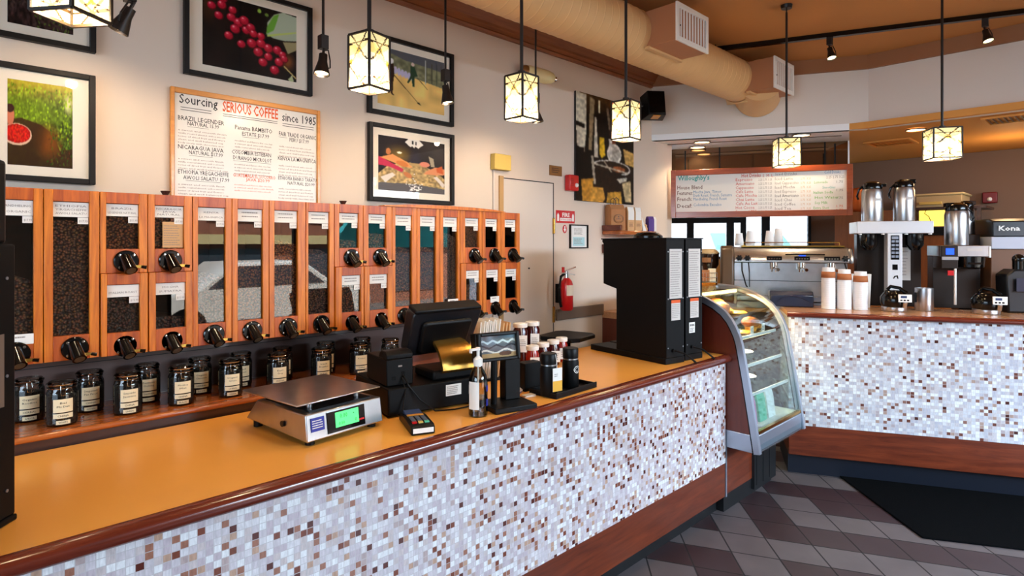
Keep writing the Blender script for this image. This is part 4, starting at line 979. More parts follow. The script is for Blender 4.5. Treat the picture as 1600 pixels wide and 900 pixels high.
for s, px, py, px2, cap, m in [('BRAZIL LEGENDER', 277, 187, 349, 7, 'ink'), ('NATURAL 15.99', 292, 196, 341, 6, 'ink'), ('NICARAGUA JAVA', 277, 232, 348, 6.5, 'ink'), ('NATURAL $17.99', 294, 241, 347, 6, 'ink'),
        ('ETHIOPIA YREGACHEFFE', 277, 271, 356, 6.5, 'ink'), ('AWOLI SALATU 17.99', 285, 280, 357, 6, 'ink'), ('Panama BAMBITO', 366, 202, 424, 7, 'ink'), ('ESTATE $17.99', 377, 212, 419, 6, 'ink'),
        ('COLOMBIA ESTEBAN', 361, 240, 422, 6, 'ink'), ('DURANGO MICROLOT', 363, 249, 423, 6, 'ink'), ('GUATEMALA EL SOCORRO', 363, 276, 429, 5.5, 'ink_orange'), ('JAVA $20.99', 383, 283, 420, 5, 'ink_orange'),
        ('FAIR TRADE ORGANIC', 434.5, 212, 492, 6.5, 'ink'), ('PERU $17.99', 451, 221.5, 481, 6, 'ink'), ('KENYA LA MAGNIFICA', 433, 250, 492, 6, 'ink'), ('ETHIOPIA BANKO TARATU', 433.5, 280.5, 493, 5.5, 'ink'), ('NATURAL $20.99', 448, 288.5, 490, 5, 'ink')]:
    bl(s, px, py, px2, cap, m)
for px, py, px2 in [(292, 198, 325), (294, 243, 331), (289, 282, 343), (377, 214, 404), (363, 251, 422), (434, 214, 447)]: under(px, py, px2, 'ink', .0012)
for a in [(277, 200, 354, 5), (277, 245, 358, 4), (277, 285, 358, 4), (365.5, 217, 425, 4), (365, 254, 427, 4), (434.5, 226, 490, 4), (434, 256, 492, 4), (434, 292, 492, 4)]: para(*a)
para(365, 286, 430, 3, 'ink_orange', 4.5)
for k, mb in ml.items():
    if mb.v: mb.build('lettering', k, t, False)

# chime box with its conduit, brass plaque, fire alarm, signs, certificate
a, b = wf_(766, 265).translation, wf_(791.5, 244).translation
t = thing('chime_box', 'square yellow plastic box on the wall above the bin row end', 'wall box', (a.x, YW, a.z))
s = MB(); s.box(0, b.x-a.x, -.045, -.001, 0, b.z-a.z); s.build('housing', 'yellowbox', t, bevel=.004)
s = MB(); s.box(.018, .030, -.010, -.001, 1.0-a.z, 0); s.box(.031, .034, -.004, -.001, 1.0-a.z, 0); s.build('conduit', 'door', t, False)
a, b = wf_(858, 273.5).translation, wf_(877, 260.5).translation
s = MB(); s.box(a.x, b.x, YW-.006, YW-.001, a.z, b.z, 0); scribble(s, fr((a.x+.02, YW-.0065, b.z-.012), WX, UZ), (b.x-a.x)*.7, (b.z-a.z)*.6, 3, 1)
tag(s.build('wall_plaque', ['brassplate', 'darkwood'], None, False), 'small brown brass plaque on the wall right of the door top', 'plaque')
a, b = wf_(882, 298).translation, wf_(896.5, 275).translation
t = thing('fire_alarm', 'red fire alarm strobe left of the roasting drum print', 'fire alarm', (a.x, YW, a.z))
W, H = b.x-a.x, b.z-a.z
MB().box(0, W, -.05, -.001, 0, H).build('housing', 'red', t, bevel=.008)
s = MB(); s.ball((W*.72, -.05, H*.36), .016, 12); s.build('strobe_lens', 'paper', t)
s = MB(); [s.box(W*.12, W*.42, -.0515, -.050, H*(.3+.1*i), H*(.33+.1*i)) for i in range(5)]; s.build('sounder_grille', 'deepred', t, False)
a, b = wf_(868.5, 348).translation, wf_(897.5, 330).translation
t = thing('fire_sign', 'red and white fire extinguisher wall sign', 'sign', (a.x, YW, a.z)); W, H = b.x-a.x, b.z-a.z
MB().box(0, W, -.003, -.001, 0, H).build('sign_plate', 'red', t, False)
s = MB(fr((0, -.0035, 0), WX, UZ)); glyphs(s, 'FIRE', T(W*.52, H*.50, 0), W*.40, H*.32, 'CENTER', 0, .02); s.box(W*.20, W*.82, H*.16, H*.40, 0, .0003)
for q in (.10, .90): s.prism([(W*(q-.05), H*.15), (W*(q+.05), H*.15), (W*(q+.05), H*.62), (W*q, H*.80), (W*(q-.05), H*.62)], 0, .0003)
s.build('white_lettering', 'paper', t, False)
s = MB(fr((0, -.0041, 0), WX, UZ)); glyphs(s, 'EXTINGUISHER', T(W*.51, H*.21, 0), W*.56, H*.13, 'CENTER', 0, .01); s.build('red_lettering', 'red', t, False)
a = wf_(882, 358).translation
t = thing('arrow_sign', 'small oval red sign with a white down arrow', 'sign', (a.x, YW, a.z))
s = MB(); s.lathe([(.022, 0), (.022, .002)], 28, 0, RX(90) @ Matrix.Diagonal((1.0, 1.35, 1, 1)) @ T(0, 0, .001)); s.build('sign_plate', 'red', t, False)
s = MB(fr((0, -.0035, 0), WX, UZ)); s.prism([(-.006, .022), (.006, .022), (.006, 0), (.014, 0), (0, -.022), (-.014, 0), (-.006, 0)], 0, .0004); s.build('white_arrow', 'paper', t, False)
a, b = wf_(889, 388).translation, wf_(917, 351.5).translation
t = thing('certificate', 'small black framed certificate with a pale blue lower half', 'certificate', (a.x, YW, a.z)); W, H = b.x-a.x, b.z-a.z; f = fr((0, 0, 0), WX, UZ)
MB(f).frame(0, W, 0, H, .008, .001, .016).build('frame', 'frame', t, False)
s = MB(f); s.box(.006, W-.006, .006, H-.006, .001, .004, 0); s.box(W*.2, W*.84, H*.10, H*.47, .004, .0044, 1); scribble(s, T(W*.25, H*.86, .0046) , W*.5, H*.3, 6, 2); scribble(s, T(W*.25, H*.42, .0048), W*.5, H*.25, 4, 2)
M['paleblue'] = mat('pale_blue_paper', (170, 214, 220), .7)
s.build('certificate_sheet', ['paper', 'paleblue', 'ink_soft'], t, False)

# fire extinguisher
ec = onY(887, 450, 2.69); zb, zt_ = onY(887, 485, 2.69).z, onY(887, 434, 2.69).z
t = thing('fire_extinguisher', 'red fire extinguisher hung on the wall right of the door', 'fire extinguisher', (ec.x, 2.70, zb)); Hh = zt_-zb; r_ = .046
s = MB(); s.lathe([(r_*.8, 0), (r_, .012), (r_, Hh*.78), (r_*.82, Hh*.90), (r_*.4, Hh*.99), (r_*.34, Hh)], 28); s.build('cylinder', 'red', t)
s = MB(); vs = []; n = 12
for i in range(n+1):
    a_ = R(-150+120*i/n)+.2; vs += [((r_+.001)*math.cos(a_), (r_+.001)*math.sin(a_), Hh*.46), ((r_+.001)*math.cos(a_), (r_+.001)*math.sin(a_), Hh*.78)]
s.add(vs, [(2*i, 2*i+2, 2*i+3, 2*i+1) for i in range(n)]); s.build('instruction_label', 'matboard', t)
s = MB(); s.cyl((0, 0, Hh*.99), (0, 0, Hh+.045), .017, .014); s.box(-.05, .016, -.012, .012, Hh+.03, Hh+.038); s.build('valve_head', 'chrome', t)
s = MB(T(0, 0, Hh+.05)); s.box(-.02, .095, -.008, .008, -.004, .004, 0, RY(-14)); s.box(-.01, .085, -.007, .007, -.004, .004, 0, T(0, 0, -.018) @ RY(10)); s.build('handle', 'chrome', t)
s = MB(); s.tube([(-.02, 0, Hh+.03), (-.06, 0, Hh+.01), (-.078, .0, Hh*.7), (-.07, 0, Hh*.3), (-.058, 0, Hh*.12)], .010); s.build('hose', 'black', t)
s = MB(); s.box(-.045, -.028, -.006, .006, Hh+.03, Hh+.075); s.build('safety_tag', 'red', t); s = MB(); s.box(-.03, .03, .044, .078, .05, Hh*.8); s.build('wall_bracket', 'black', t)

# cylindrical camera housing under the crown, loudspeaker beside the header
p = onY(812, 115, YW); t = thing('camera_housing', 'cream cylindrical housing on the wall behind a pendant lamp', 'wall fitting', (p.x, YW-.06, p.z))
s = MB(); s.lathe([(.0001, 0), (.040, 0), (.046, .015), (.046, .15), (.036, .19), (.026, .205), (.0001, .206)], 24, 0, RZ(-20) @ RY(97)); s.build('housing', 'cream', t)
s = MB(); s.lathe([(.0001, .200), (.018, .207), (.018, .222), (.0001, .224)], 16, 0, RZ(-20) @ RY(97)); s.build('lens_cap', 'chrome', t)
s = MB(); s.cyl((.0, .058, 0), (0, 0, 0), .022); s.ball((-.006, 0, .0), .042); s.build('mount', 'brassplate', t)
p = onY(1022, 165, 2.60); t = thing('loudspeaker', 'black box loudspeaker angled down beside the header', 'loudspeaker', tuple(p))
X = RZ(-38) @ RX(-10)
s = MB(X); s.add([(-.07, -.06, -.10), (.07, -.06, -.10), (.09, .07, -.10), (-.09, .07, -.10), (-.07, -.06, .10), (.07, -.06, .10), (.09, .07, .10), (-.09, .07, .10)], [(3, 2, 1, 0), (4, 5, 6, 7), (0, 1, 5, 4), (1, 2, 6, 5), (2, 3, 7, 6), (3, 0, 4, 7)])
s.build('cabinet', 'black', t, bevel=.004)
s = MB(X); s.box(-.062, .062, -.066, -.060, -.09, .09); s.build('grille', 'gloss', t, bevel=.002); s = MB(X); s.box(-.03, .03, -.05, .02, -.106, -.10); s.build('mounting_foot', 'oak', t)
s = MB(); s.cyl((-.03, .06, 0), (-.09, .17, .01), .016); s.box(-.12, -.06, .165, .178, -.05, .06); s.build('wall_bracket', 'blackmetal', t)

# shelf with bags on the long wall, block under it, cabinet with steel pitcher, wall knob
sx = 3.685; z0, z1 = 1.685, 1.757
yf_ = onX(970, 360, sx).y
t = thing('wall_shelf', 'short red wooden wall shelf holding paper bags', 'shelf', (sx, YW, z0))
Ls = onY(1030, 365, yf_).x - sx
s = MB(); D = YW-yf_; arc = [(0, -D), (Ls-.06, -D)] + [(Ls-.06+.06*math.sin(R(a)), -D+.06-.06*math.cos(R(a))) for a in range(15, 91, 15)] + [(Ls, -.001), (0, -.001)]
s.prism(arc, 0, .03); s.build('shelf_board', 'shelfwood', t, bevel=.008)
s = MB(); s.box(0, .02, -D, -.001, .03, .072); s.box(.02, Ls, -.016, -.001, .03, .06); s.build('side_lip', 'redwood', t, bevel=.003)
s = MB(); s.box(sx, sx+.07, 2.70, YW-.001, 1.545, 1.612); tag(s.build('wall_block', 'redwood', None, False, bevel=.003), 'small dark red wooden block on the wall under the bag shelf', 'wooden block')
def bag(name, mats, w, d, h, label, loc, rz, logo=None, win=None, group=None, handles=False):
    t = thing(name, label, 'bag', loc, rz, group)
    s = MB(); s.add([(-w/2, -d/2, 0), (w/2, -d/2, 0), (w/2, d/2, 0), (-w/2, d/2, 0), (-w/2, -d/2, h*.8), (w/2, -d/2, h*.8), (w/2, d/2, h*.8), (-w/2, d/2, h*.8), (-w/2, -d*.22, h), (w/2, -d*.22, h), (w/2, d*.22, h), (-w/2, d*.22, h)],
        [(3, 2, 1, 0), (0, 1, 5, 4), (1, 2, 6, 5), (2, 3, 7, 6), (3, 0, 4, 7), (4, 5, 9, 8), (5, 6, 10, 9), (6, 7, 11, 10), (7, 4, 8, 11), (8, 9, 10, 11)])
    s.build('bag_body', mats, t, False, bevel=.002)
    if logo:
        s = MB(fr((0, -d/2-.001, h*.45), WX, UZ)); s.tube([(w*.34*math.cos(2*math.pi*i/28), h*.16*math.sin(2*math.pi*i/28), 0) for i in range(29)], .0016, 5)
        s.tube([(w*.28*math.cos(2*math.pi*i/28), h*.12*math.sin(2*math.pi*i/28), 0) for i in range(29)], .0008, 5)
        glyphs(s, 'coffee', T(0, -h*.02, .0005), w*.36, h*.05, 'CENTER', 0, .01); s.prism([(-w*.08, h*.06), (0, h*.11), (w*.08, h*.06)], 0, .0005); scribble(s, T(-w*.2, -h*.22, 0), w*.4, h*.06, 1); s.build('printed_logo', 'darkwood', t, False)
    if win:
        s = MB(); s.add([(-w*.42, -d/2-.0012, h*.45), (w*.42, -d/2-.0012, h*.45), (w*.42, -d/2-.0012, h*.8), (-w*.42, -d/2-.0012, h*.8), (w*.42, -d*.22-.0012, h*.995), (-w*.42, -d*.22-.0012, h*.995)], [(0, 1, 2, 3), (3, 2, 4, 5)]); s.build('white_label', win, t, False)
        s = MB(fr((-w*.3, -d/2-.001, h*.35), WX, UZ)); scribble(s, I4, w*.6, h*.2, 4); s.build('printed_lines', 'ink_brown', t, False)
    if handles:
        for yy in (-d*.22, d*.22):
            s = MB(); s.tube([(-w*.18, yy, h), (-w*.16, yy, h+.04), (0, yy, h+.055), (w*.16, yy, h+.04), (w*.18, yy, h)], .003, 6); s.build('handle', 'darkwood', t)
    return t
zsh = z0+.031
bag('paper_bag', 'kraft', .13, .10, .20, 'large brown paper bag with an oval logo on the wall shelf', (sx+.09, yf_+.12, zsh), -20, logo=True, handles=True)
bag('coffee_bag', 'kraft_l', .065, .045, .185, 'small kraft coffee bag with a white label next to the big bag', (sx+.20, yf_+.06, zsh), -20, win='paper', group='coffee bags on the wall shelf')
bag('coffee_bag', 'kraft_l', .065, .045, .185, 'small kraft coffee bag with a white label left of the white folded card', (sx+.285, yf_+.05, zsh), -20, win='paper', group='coffee bags on the wall shelf')
s = MB(RZ(-20)); s.add([(-.005, -.03, 0), (.03, -.03, 0), (.03, .03, 0), (-.005, .03, 0), (-.004, -.004, .12), (.0, -.004, .12), (.0, .004, .12), (-.004, .004, .12)], [(3, 2, 1, 0), (0, 1, 5, 4), (1, 2, 6, 5), (2, 3, 7, 6), (3, 0, 4, 7), (4, 5, 6, 7)])
o = s.build('folded_card', 'paper', None, False); o.location = (sx+.345, yf_+.05, zsh); tag(o, 'white folded card standing on the wall shelf right of the bags', 'card')
bag('gift_bag', 'purple', .055, .045, .12, 'small purple paper bag near the rounded end of the wall shelf', (sx+.47, yf_+.05, zsh), -20)
bag('gift_bag', 'paper', .035, .045, .118, 'small white paper bag right of the purple bag', (sx+.525, yf_+.055, zsh), -20)
s = MB(); s.lathe([(.016, 0), (.019, .02), (.012, .035), (.014, .05), (.0001, .056)], 14); o = s.build('shelf_figurine', 'kraft_l'); o.location = (sx+.405, yf_+.05, zsh); tag(o, 'tiny tan figurine between the white card and the purple bag', 'figurine')
t = thing('wall_cabinet', 'dark red cabinet with a pale wooden top below the wall shelf', 'cabinet', (3.69, YW, 0))
cw = .62
MB().box(0, cw, -.42, -.002, 0, 1.05).build('cabinet_body', 'case_wood', t, False); MB().box(-.005, cw, -.44, -.002, 1.05, 1.10).build('cabinet_top', 'oak_pale', t, bevel=.003)
s = MB(); s.lathe([(.032, 0), (.034, .004), (.036, .07), (.028, .12), (.029, .135)], 24, cap=True)
t = thing('steel_pitcher', 'steel pitcher with dark handle on the dark red cabinet', 'pitcher', (3.80, 2.55, 1.101)); s.build('pitcher_body', 'steel', t)
s = MB(); s.tube([(-.03, -.01, .12), (-.062, -.02, .11), (-.066, -.02, .06), (-.036, -.012, .03)], .006); s.build('handle', 'black', t)
p = onY(951, 437.5, YW); s = MB(RX(90)); s.lathe([(.016, 0), (.016, .02), (.030, .03), (.032, .045), (.022, .058), (.0001, .06)], 20); o = s.build('round_peg', 'tan'); o.location = (p.x, YW-.001, p.z); tag(o, 'round tan wooden knob on the wall above the steel pitcher', 'knob')
t = thing('pedestal_stool', 'black flat topped pedestal stool in the gap behind the counter', 'stool', (3.03, 2.57, 0), 12)
s = MB(); s.prism([(-.16+.05*(1-math.cos(a)) if False else x, y) for x, y in [(-.16, -.11), (-.11, -.15), (.11, -.15), (.16, -.11), (.16, .11), (.11, .15), (-.11, .15), (-.16, .11)]], .985, 1.012); s.build('seat', 'black', t, bevel=.006)
MB().cyl((0, 0, .05), (0, 0, .985), .028, .022).build('pedestal', 'black', t); s = MB()
for a in range(4): s.box(-.02, .02, 0, .19, 0, .05, 0, RZ(90*a+45))
s.build('foot', 'black', t)

# ================================================================== things on the long counter
CZ = .9505
# price scale
t = thing('scale', 'steel countertop scale with green lit display', 'scale', (.872, 1.838, CZ), 7.5)
w_, d_, h_ = .312, .385, .104
s = MB(); s.add([(0, 0, .016), (w_, 0, .016), (w_, d_, .030), (0, d_, .030), (0.002, .012, h_), (w_-.002, .012, h_), (w_-.01, d_-.06, h_), (.01, d_-.06, h_)], [(3, 2, 1, 0), (4, 5, 6, 7), (0, 1, 5, 4), (1, 2, 6, 5), (2, 3, 7, 6), (3, 0, 4, 7)]); s.build('housing', 'steel', t, bevel=.004)
MB().box(.03, w_-.03, .035, d_-.08, h_-.001, h_+.004).build('black_top_well', 'black', t, False)
s = MB(); s.box(-.025, w_+.005, .02, d_-.02, h_+.030, h_+.036); s.build('weighing_platform', 'steel', t, bevel=.003)
s = MB(); [s.cyl((x, y, h_), (x, y, h_+.031), .010) for x in (.06, w_-.06) for y in (.08, d_-.11)]; s.build('platform_post', 'steel', t)
s = MB(); [s.cyl((x, y, 0), (x, y, .02), .016) for x in (.03, w_-.03) for y in (.03, d_-.03)]; s.build('foot', 'black', t)
ff = fr((0, -.0006, .016), (1, 0, 0), (0, .012/h_, 1)); hh_ = h_-.016
MB(ff).box(.080, .232, .010, hh_-.008, -.002, .0025).build('display_bezel', 'gloss', t, False)
MB(ff).box(.110, .205, .024, hh_-.014, .002, .0035).build('green_display', 'lcd', t, False)
s = MB(ff); 
glyphs(s, '0.00', T(.128, .052, .004), .030, .016); glyphs(s, '0.00', T(.122, .030, .004), .024, .012); glyphs(s, '0', T(.188, .030, .004), .008, .013); s.box(.182, .186, .058, .061, .0036, .004); s.build('display_digits', 'ink', t, False)
s = MB(ff); s.box(.018, .068, .030, hh_-.014, -.001, .002, 0); scribble(s, T(.022, hh_-.02, .0022), .04, .03, 4, 1); s.build('blue_sticker', ['bluelabel', 'paper'], t, False)
s = MB(ff); s.box(.206, .228, .028, .034, .002, .003); s.build('red_key_mark', 'red', t, False)
s = MB(); s.lathe([(.010, 0), (.010, .004)], 16, 0, T(-.002, .14, .055) @ RY(-90)); s.build('side_badge', 'blackmetal', t)

# cash register: drawer base, receipt printer, tilted monitor seen from behind, gold neck
t = thing('cash_register', 'black cash register with a tilted monitor seen from behind', 'cash register', (1.24, 1.935, CZ), -10)
MB().box(0, .40, 0, .36, .006, .11).build('drawer_base', 'satin', t, bevel=.006)
s = MB(); [s.cyl((x, y, 0), (x, y, .01), .014) for x in (.04, .36) for y in (.04, .32)]; s.build('rubber_foot', 'black', t)
s = MB(); s.box(.008, .118, .035, .245, .112, .215, 0); prof = [(.035, .215), (.035, .232), (.05, .243), (.09, .246), (.11, .236), (.12, .215)]
s.prism(prof, .008, .118, 0, fr((0, 0, 0), (0, 1, 0), (0, 0, 1))); s.build('receipt_printer', 'satin', t, bevel=.004)
s = MB(); s.box(.070, .082, .0335, .0355, .14, .165); s.box(.030, .044, .0335, .035, .135, .148); s.build('printer_socket', 'gloss', t, False)
s = MB(); s.box(.055, .071, .0335, .035, .184, .190); s.build('printer_badge', 'ink_soft', t, False)
mt = T(.285, .16, .185) @ RZ(6) @ RX(24) @ Matrix.Diagonal((1.10, 1.1, 1.06, 1))      # monitor tilted so that its screen looks up and away
s = MB(mt); R8 = []
for cx, cy, a0 in ((.130, .19, 0), (-.130, .19, 90), (-.120, .045, 180), (.120, .045, 270)):
    for a in range(0, 91, 18): R8.append((cx+.025*math.cos(R(a0+a)), cy+.025*math.sin(R(a0+a))))
xf = fr((0, 0, 0), (1, 0, 0), (0, 0, 1))
s.prism(R8, -.045, .010, 0, xf)
s.build('monitor_shell', 'black_blue', t, bevel=.006)
s = MB(mt); s.prism([(x*.72, .02+y*.72) for x, y in R8], .008, .028, 0, xf); s.build('rear_bulge', 'black', t, bevel=.012, seg=3)
MB(mt).box(-.14, .14, .0451, .0465, .04, .20).build('screen', 'screen', t, False)
MB(mt).box(-.150, .150, -.012, .046, .205, .222).build('top_bar', 'black', t, bevel=.006)
s = MB(); s.cyl((.19, .13, .245), (.36, .11, .245), .022); s.build('hinge_barrel', 'black', t)
s = MB(); n = 10; vs = []
for i in range(n+1):
    u = i/n; z = .266-.115*u**1.5; y = .105-.10*math.sin(u*1.45); hw = .066+.026*u; xm = .298+.03*u
    vs += [(xm-hw, y, z), (xm+hw, y, z), (xm-hw, y+.012, z-.012), (xm+hw, y+.012, z-.012)]
fs = []
for i in range(n): a = 4*i; fs += [(a, a+1, a+5, a+4), (a+2, a+6, a+7, a+3), (a, a+4, a+6, a+2), (a+1, a+3, a+7, a+5)]
fs += [(0, 2, 3, 1), (4*n, 4*n+1, 4*n+3, 4*n+2)]
s.add(vs, fs); s.build('neck_cover', 'gold', t)
s = MB(); s.box(.20, .39, .02, .20, .11, .150); s.build('neck_base', 'satin', t, bevel=.01)
s = MB(); s.box(.245, .315, -.0015, .0, .05, .095, 0); scribble(s, fr((.25, -.0022, .09), (1, 0, 0), (0, 0, 1)), .055, .035, 5, 1); s.build('serial_sticker', ['paper', 'ink_soft'], t, False)
s = MB(); s.tube([(.076, .034, .15), (.08, -.0, .12), (.12, -.02, .06), (.18, -.035, .01), (.26, -.045, .006), (.33, -.04, .006)], .003); s.tube([(.070, .034, .145), (.07, -.0, .10), (.05, -.02, .03), (.06, -.06, .006)], .003)
s.build('cable', 'black', t)
# card reader
t = thing('card_reader', 'small black card payment terminal lying by the scale', 'card terminal', (1.262, 1.785, CZ), 68)
s = MB(); prof = [(-.105, 0), (-.105, .028), (-.09, .034), (.02, .036), (.105, .026), (.105, 0)]
s.prism(prof, -.042, .042, 0, fr((0, 0, 0), (1, 0, 0), (0, 0, 1))); s.build('terminal_body', 'black', t, bevel=.005)
s = MB(RY(-2)); s.box(.03, .085, -.030, .030, .026, .0365); s.build('terminal_screen', 'screen_blue', t, False)
s = MB(); 
for i in range(4):
    for j in range(3): s.box(-.062+.017*i, -.051+.017*i, -.028+.021*j, -.014+.021*j, .033, .0385)
s.build('keypad', 'steel_dull', t, False)
for nm, m_, y in (('red_key', 'red', .016), ('yellow_key', 'yellowbox', -.006), ('green_key', 'green', -.028)): MB().box(-.080, -.066, y, y+.016, .032, .0385).build(nm, m_, t, False)
s = MB(); s.box(.012, .026, -.030, .030, .033, .0385); s.build('orange_stripe', 'oak', t, False)
s = MB(); s.box(-.1075, -.104, -.036, .036, .008, .024); s.build('card_slot', 'paper', t, False)
# hand sanitiser
t = thing('sanitizer_bottle', 'clear plastic pump bottle of hand sanitiser at the counter edge', 'pump bottle', (1.515, 1.735, CZ))
s = MB(); s.lathe([(.034, 0), (.037, .005), (.037, .135), (.030, .160), (.015, .188), (.014, .198)], 26, cap=False); s.build('bottle', 'jarglass', t)
s = MB(); s.lathe([(.0001, .004), (.0345, .004), (.0345, .072), (.0001, .072)], 24, cap=False); s.build('sanitiser_liquid', 'clearliquid', t)
s = MB(); s.lathe([(.018, .192), (.018, .218), (.009, .226), (.006, .228), (.006, .250), (.009, .252), (.009, .262), (.0001, .263)], 20); s.box(-.036, .004, -.006, .006, .252, .260); s.box(-.040, -.034, -.005, .005, .244, .258); s.build('pump', 'lid', t)
MB().cyl((0, 0, .02), (0, 0, .19), .0035).build('dip_tube', 'lid', t)
def arcstrip(mb, r, a0, a1, z0, z1, m=0, n=8):
    vs = []
    for i in range(n+1):
        a = R(a0+(a1-a0)*i/n); vs += [(r*math.cos(a), r*math.sin(a), z0), (r*math.cos(a), r*math.sin(a), z1)]
    return mb.add(vs, [(2*i, 2*i+2, 2*i+3, 2*i+1) for i in range(n)], m)
s = MB(); arcstrip(s, .0378, 165, 235, .03, .135); s.build('white_label', 'paper', t); s = MB(); arcstrip(s, .0379, 285, 335, .04, .066); arcstrip(s, .0379, 285, 335, .095, .118); s.build('blue_label', 'bluelabel', t)
# customer display on its post
t = thing('customer_display', 'black customer facing display on a post behind the sanitiser', 'display', (1.655, 1.765, CZ), -14)
s = MB(); s.box(-.07, .12, -.10, .06, 0, .022); s.build('base_slab', 'black', t, bevel=.004)
s = MB(); s.cyl((-.035, -.02, .02), (-.035, -.02, .20), .013); s.build('post', 'black', t)
dm = T(-.015, -.02, .255) @ RX(-8) @ xf
s = MB(dm); s.frame(-.095, .095, -.062, .052, .014, -.012, .012, 0); s.box(-.095, .095, -.062, .052, -.060, -.012, 0); s.build('display_housing', 'black', t, bevel=.004)
c = Canvas(64, 36, (96, 124, 136)); c.noise(7, .4, 41)
c.put((np.abs(c.V-.72-.05*np.sin(c.U*22)) < .05).astype(float), (196, 226, 232)); c.put((np.abs(c.V-.5-.06*np.sin(c.U*15+1)) < .04).astype(float), (40, 60, 72)); c.put((np.abs(c.V-.28-.07*np.sin(c.U*11)) < .04).astype(float), (214, 224, 216)); c.put(((c.V < .2)).astype(float)*.8, (176, 150, 96)); c.ell(.7, .15, .18, .1, (40, 40, 40))  # wavy reflections painted into the colour of the display screen
c.mesh('display_screen', dm @ T(-.081, -.048, -.004), .162, .086, colattr('screen_reflections', .1, .5), t)
MB(dm).box(-.082, .082, -.049, .039, .004, .006).build('display_glass', 'picglass', t, False)
s = MB(); s.box(.03, .10, .0, .05, .022, .19); s.build('rear_support', 'black', t, bevel=.003)
# paper goods rack behind the display
t = thing('paper_rack', 'small rack of folded white paper bags behind the black display', 'paper rack', (1.955, 2.19, CZ), -12)
MB().box(-.12, .12, -.07, .07, 0, .01).build('rack_base', 'black', t, False); MB().box(-.115, -.085, -.05, .05, .01, .305).build('kraft_divider', 'kraft', t, False)
for i in range(9):
    s = MB(); s.box(0, .005, -.05, .05, .01, .285+.006*(i % 3), 0, T(-.07+.011*i, 0, 0) @ RY(4+2.2*(i % 3))); s.build('paper_bag', 'paper', t, False)
for i in range(3):
    s = MB(); s.box(0, .007, -.045, .045, .01, .275, 0, T(.045+.018*i, 0, 0) @ RY(8)); s.build('kraft_sleeve', 'kraft_l', t, False)
# honey jars
def honey(big, loc, label, col, rz=0):
    t = thing('honey_jar', label, 'jar', loc, rz, 'honey jars with gift tags')
    r, h = (.040, .235) if big else (.034, .135)
    s = MB(); s.lathe([(r*.92, 0), (r, .006), (r, h-.042), (r*.8, h-.024), (r*.78, h-.018)], 24); s.build('honey_body', col, t)
    s = MB(); s.lathe([(r*.96, h-.022), (r*.98, h-.02), (r*.98, h-.002), (r*.9, h), (.0001, h)], 24); s.build('lid', 'lid', t)
    q = RZ(-40); s = MB(q); s.box(-.016, .032, -r-.007, -r-.0055, h*.36-.03*(not big), h*.74-.02*(not big), 0); scribble(s, fr((-.010, -r-.0075, h*.66-.02*(not big)), (1, 0, 0), (0, 0, 1)), .036, .04, 4, 1); s.build('gift_tag', ['paper', 'ink_soft'], t, False)
    s = MB(q); s.tube([(.0, -r*.98, h-.024), (.003, -r-.006, h-.05), (.003, -r-.0065, h*.72-.02*(not big))], .0018, 6); s.build('ribbon', 'paper', t)
    return t
for px, lb, X_ in ((813, 'tall honey jar with a white tag, left of the two tall ones', 0), (832, 'tall honey jar with a white tag, right of the two tall ones', 0)):
    honey(True, tuple(onY(px, 500, 2.27).to_2d()) + (CZ,), lb, 'honey')
for i, (px, Y_) in enumerate(((832, 2.135), (848.5, 2.16), (864.5, 2.185), (877.5, 2.21))):
    honey(False, tuple(onY(px, 500, Y_).to_2d()) + (CZ,), 'short honey jar with a white lid, ' + ('nearest the display', 'second from the display', 'third from the display', 'nearest the large black grinders')[i], 'honey_o' if i in (0, 3) else 'honey')
# tray with two insulated tumblers and a black box
t = thing('serving_tray', 'low black tray holding the two black tumblers', 'tray', (1.905, 1.675, CZ), 3)
s = MB(); s.box(0, .30, 0, .155, 0, .006); s.box(0, .30, 0, .006, .006, .026); s.box(0, .006, .006, .155, .006, .022); s.box(.294, .30, .006, .155, .006, .022); s.box(.006, .294, .149, .155, .006, .022); s.build('tray_body', 'black', t, bevel=.002)
def tumbler(loc, label, mark):
    t = thing('tumbler', label, 'tumbler', loc, 0, 'black tumblers on the tray')
    s = MB(); s.lathe([(.036, 0), (.038, .004), (.038, .115), (.034, .128)], 28); s.build('body', 'satin', t)
    s = MB(); s.lathe([(.0345, .128), (.0345, .134)], 24); s.build('steel_neck_ring', 'steel', t); s = MB(); s.lathe([(.035, .134), (.036, .138), (.036, .176), (.033, .180), (.0001, .180)], 28); s.build('lid', 'black', t)
    if mark:
        s = MB(); q = MB()
        for k in range(2):
            for i in range(24):
                a = 2*math.pi*i/24; b = 2*math.pi*(i+1)/24; r0, r1 = ((.014, .0165), (.008, .0095))[k]
                q.add([(r0*math.cos(a)*1.15, r0*math.sin(a), 0), (r1*math.cos(a)*1.15, r1*math.sin(a), 0), (r1*math.cos(b)*1.15, r1*math.sin(b), 0), (r0*math.cos(b)*1.15, r0*math.sin(b), 0)], [(0, 1, 2, 3)])
        q.prism([(-.02, -.004), (.02, -.004), (.02, .004), (-.02, .004)], 0, .0002); rr = .0383
        s.add([(rr*math.cos(R(-88)+v.x/rr), rr*math.sin(R(-88)+v.x/rr), .085+v.y) for v in q.v], q.f); s.build('round_logo', 'paper', t, False)
    return t
a = onz(868, 619, .957); t1 = tumbler((a.x, a.y+.04, .9575), 'black tumbler with the hanging white and yellow tag', False)
s = MB(fr((.004, -.043, .02), (1, -.15, 0), (0, 0, 1))); s.box(-.022, .030, .0, .100, 0, .0012, 0); s.box(-.022, .030, .0, .045, .0012, .0016, 1); scribble(s, T(-.014, .078, .0018), .022, .016, 2, 2); s.build('hang_tag', ['paper', 'yellow_tag', 'ink_soft'], t1, False)
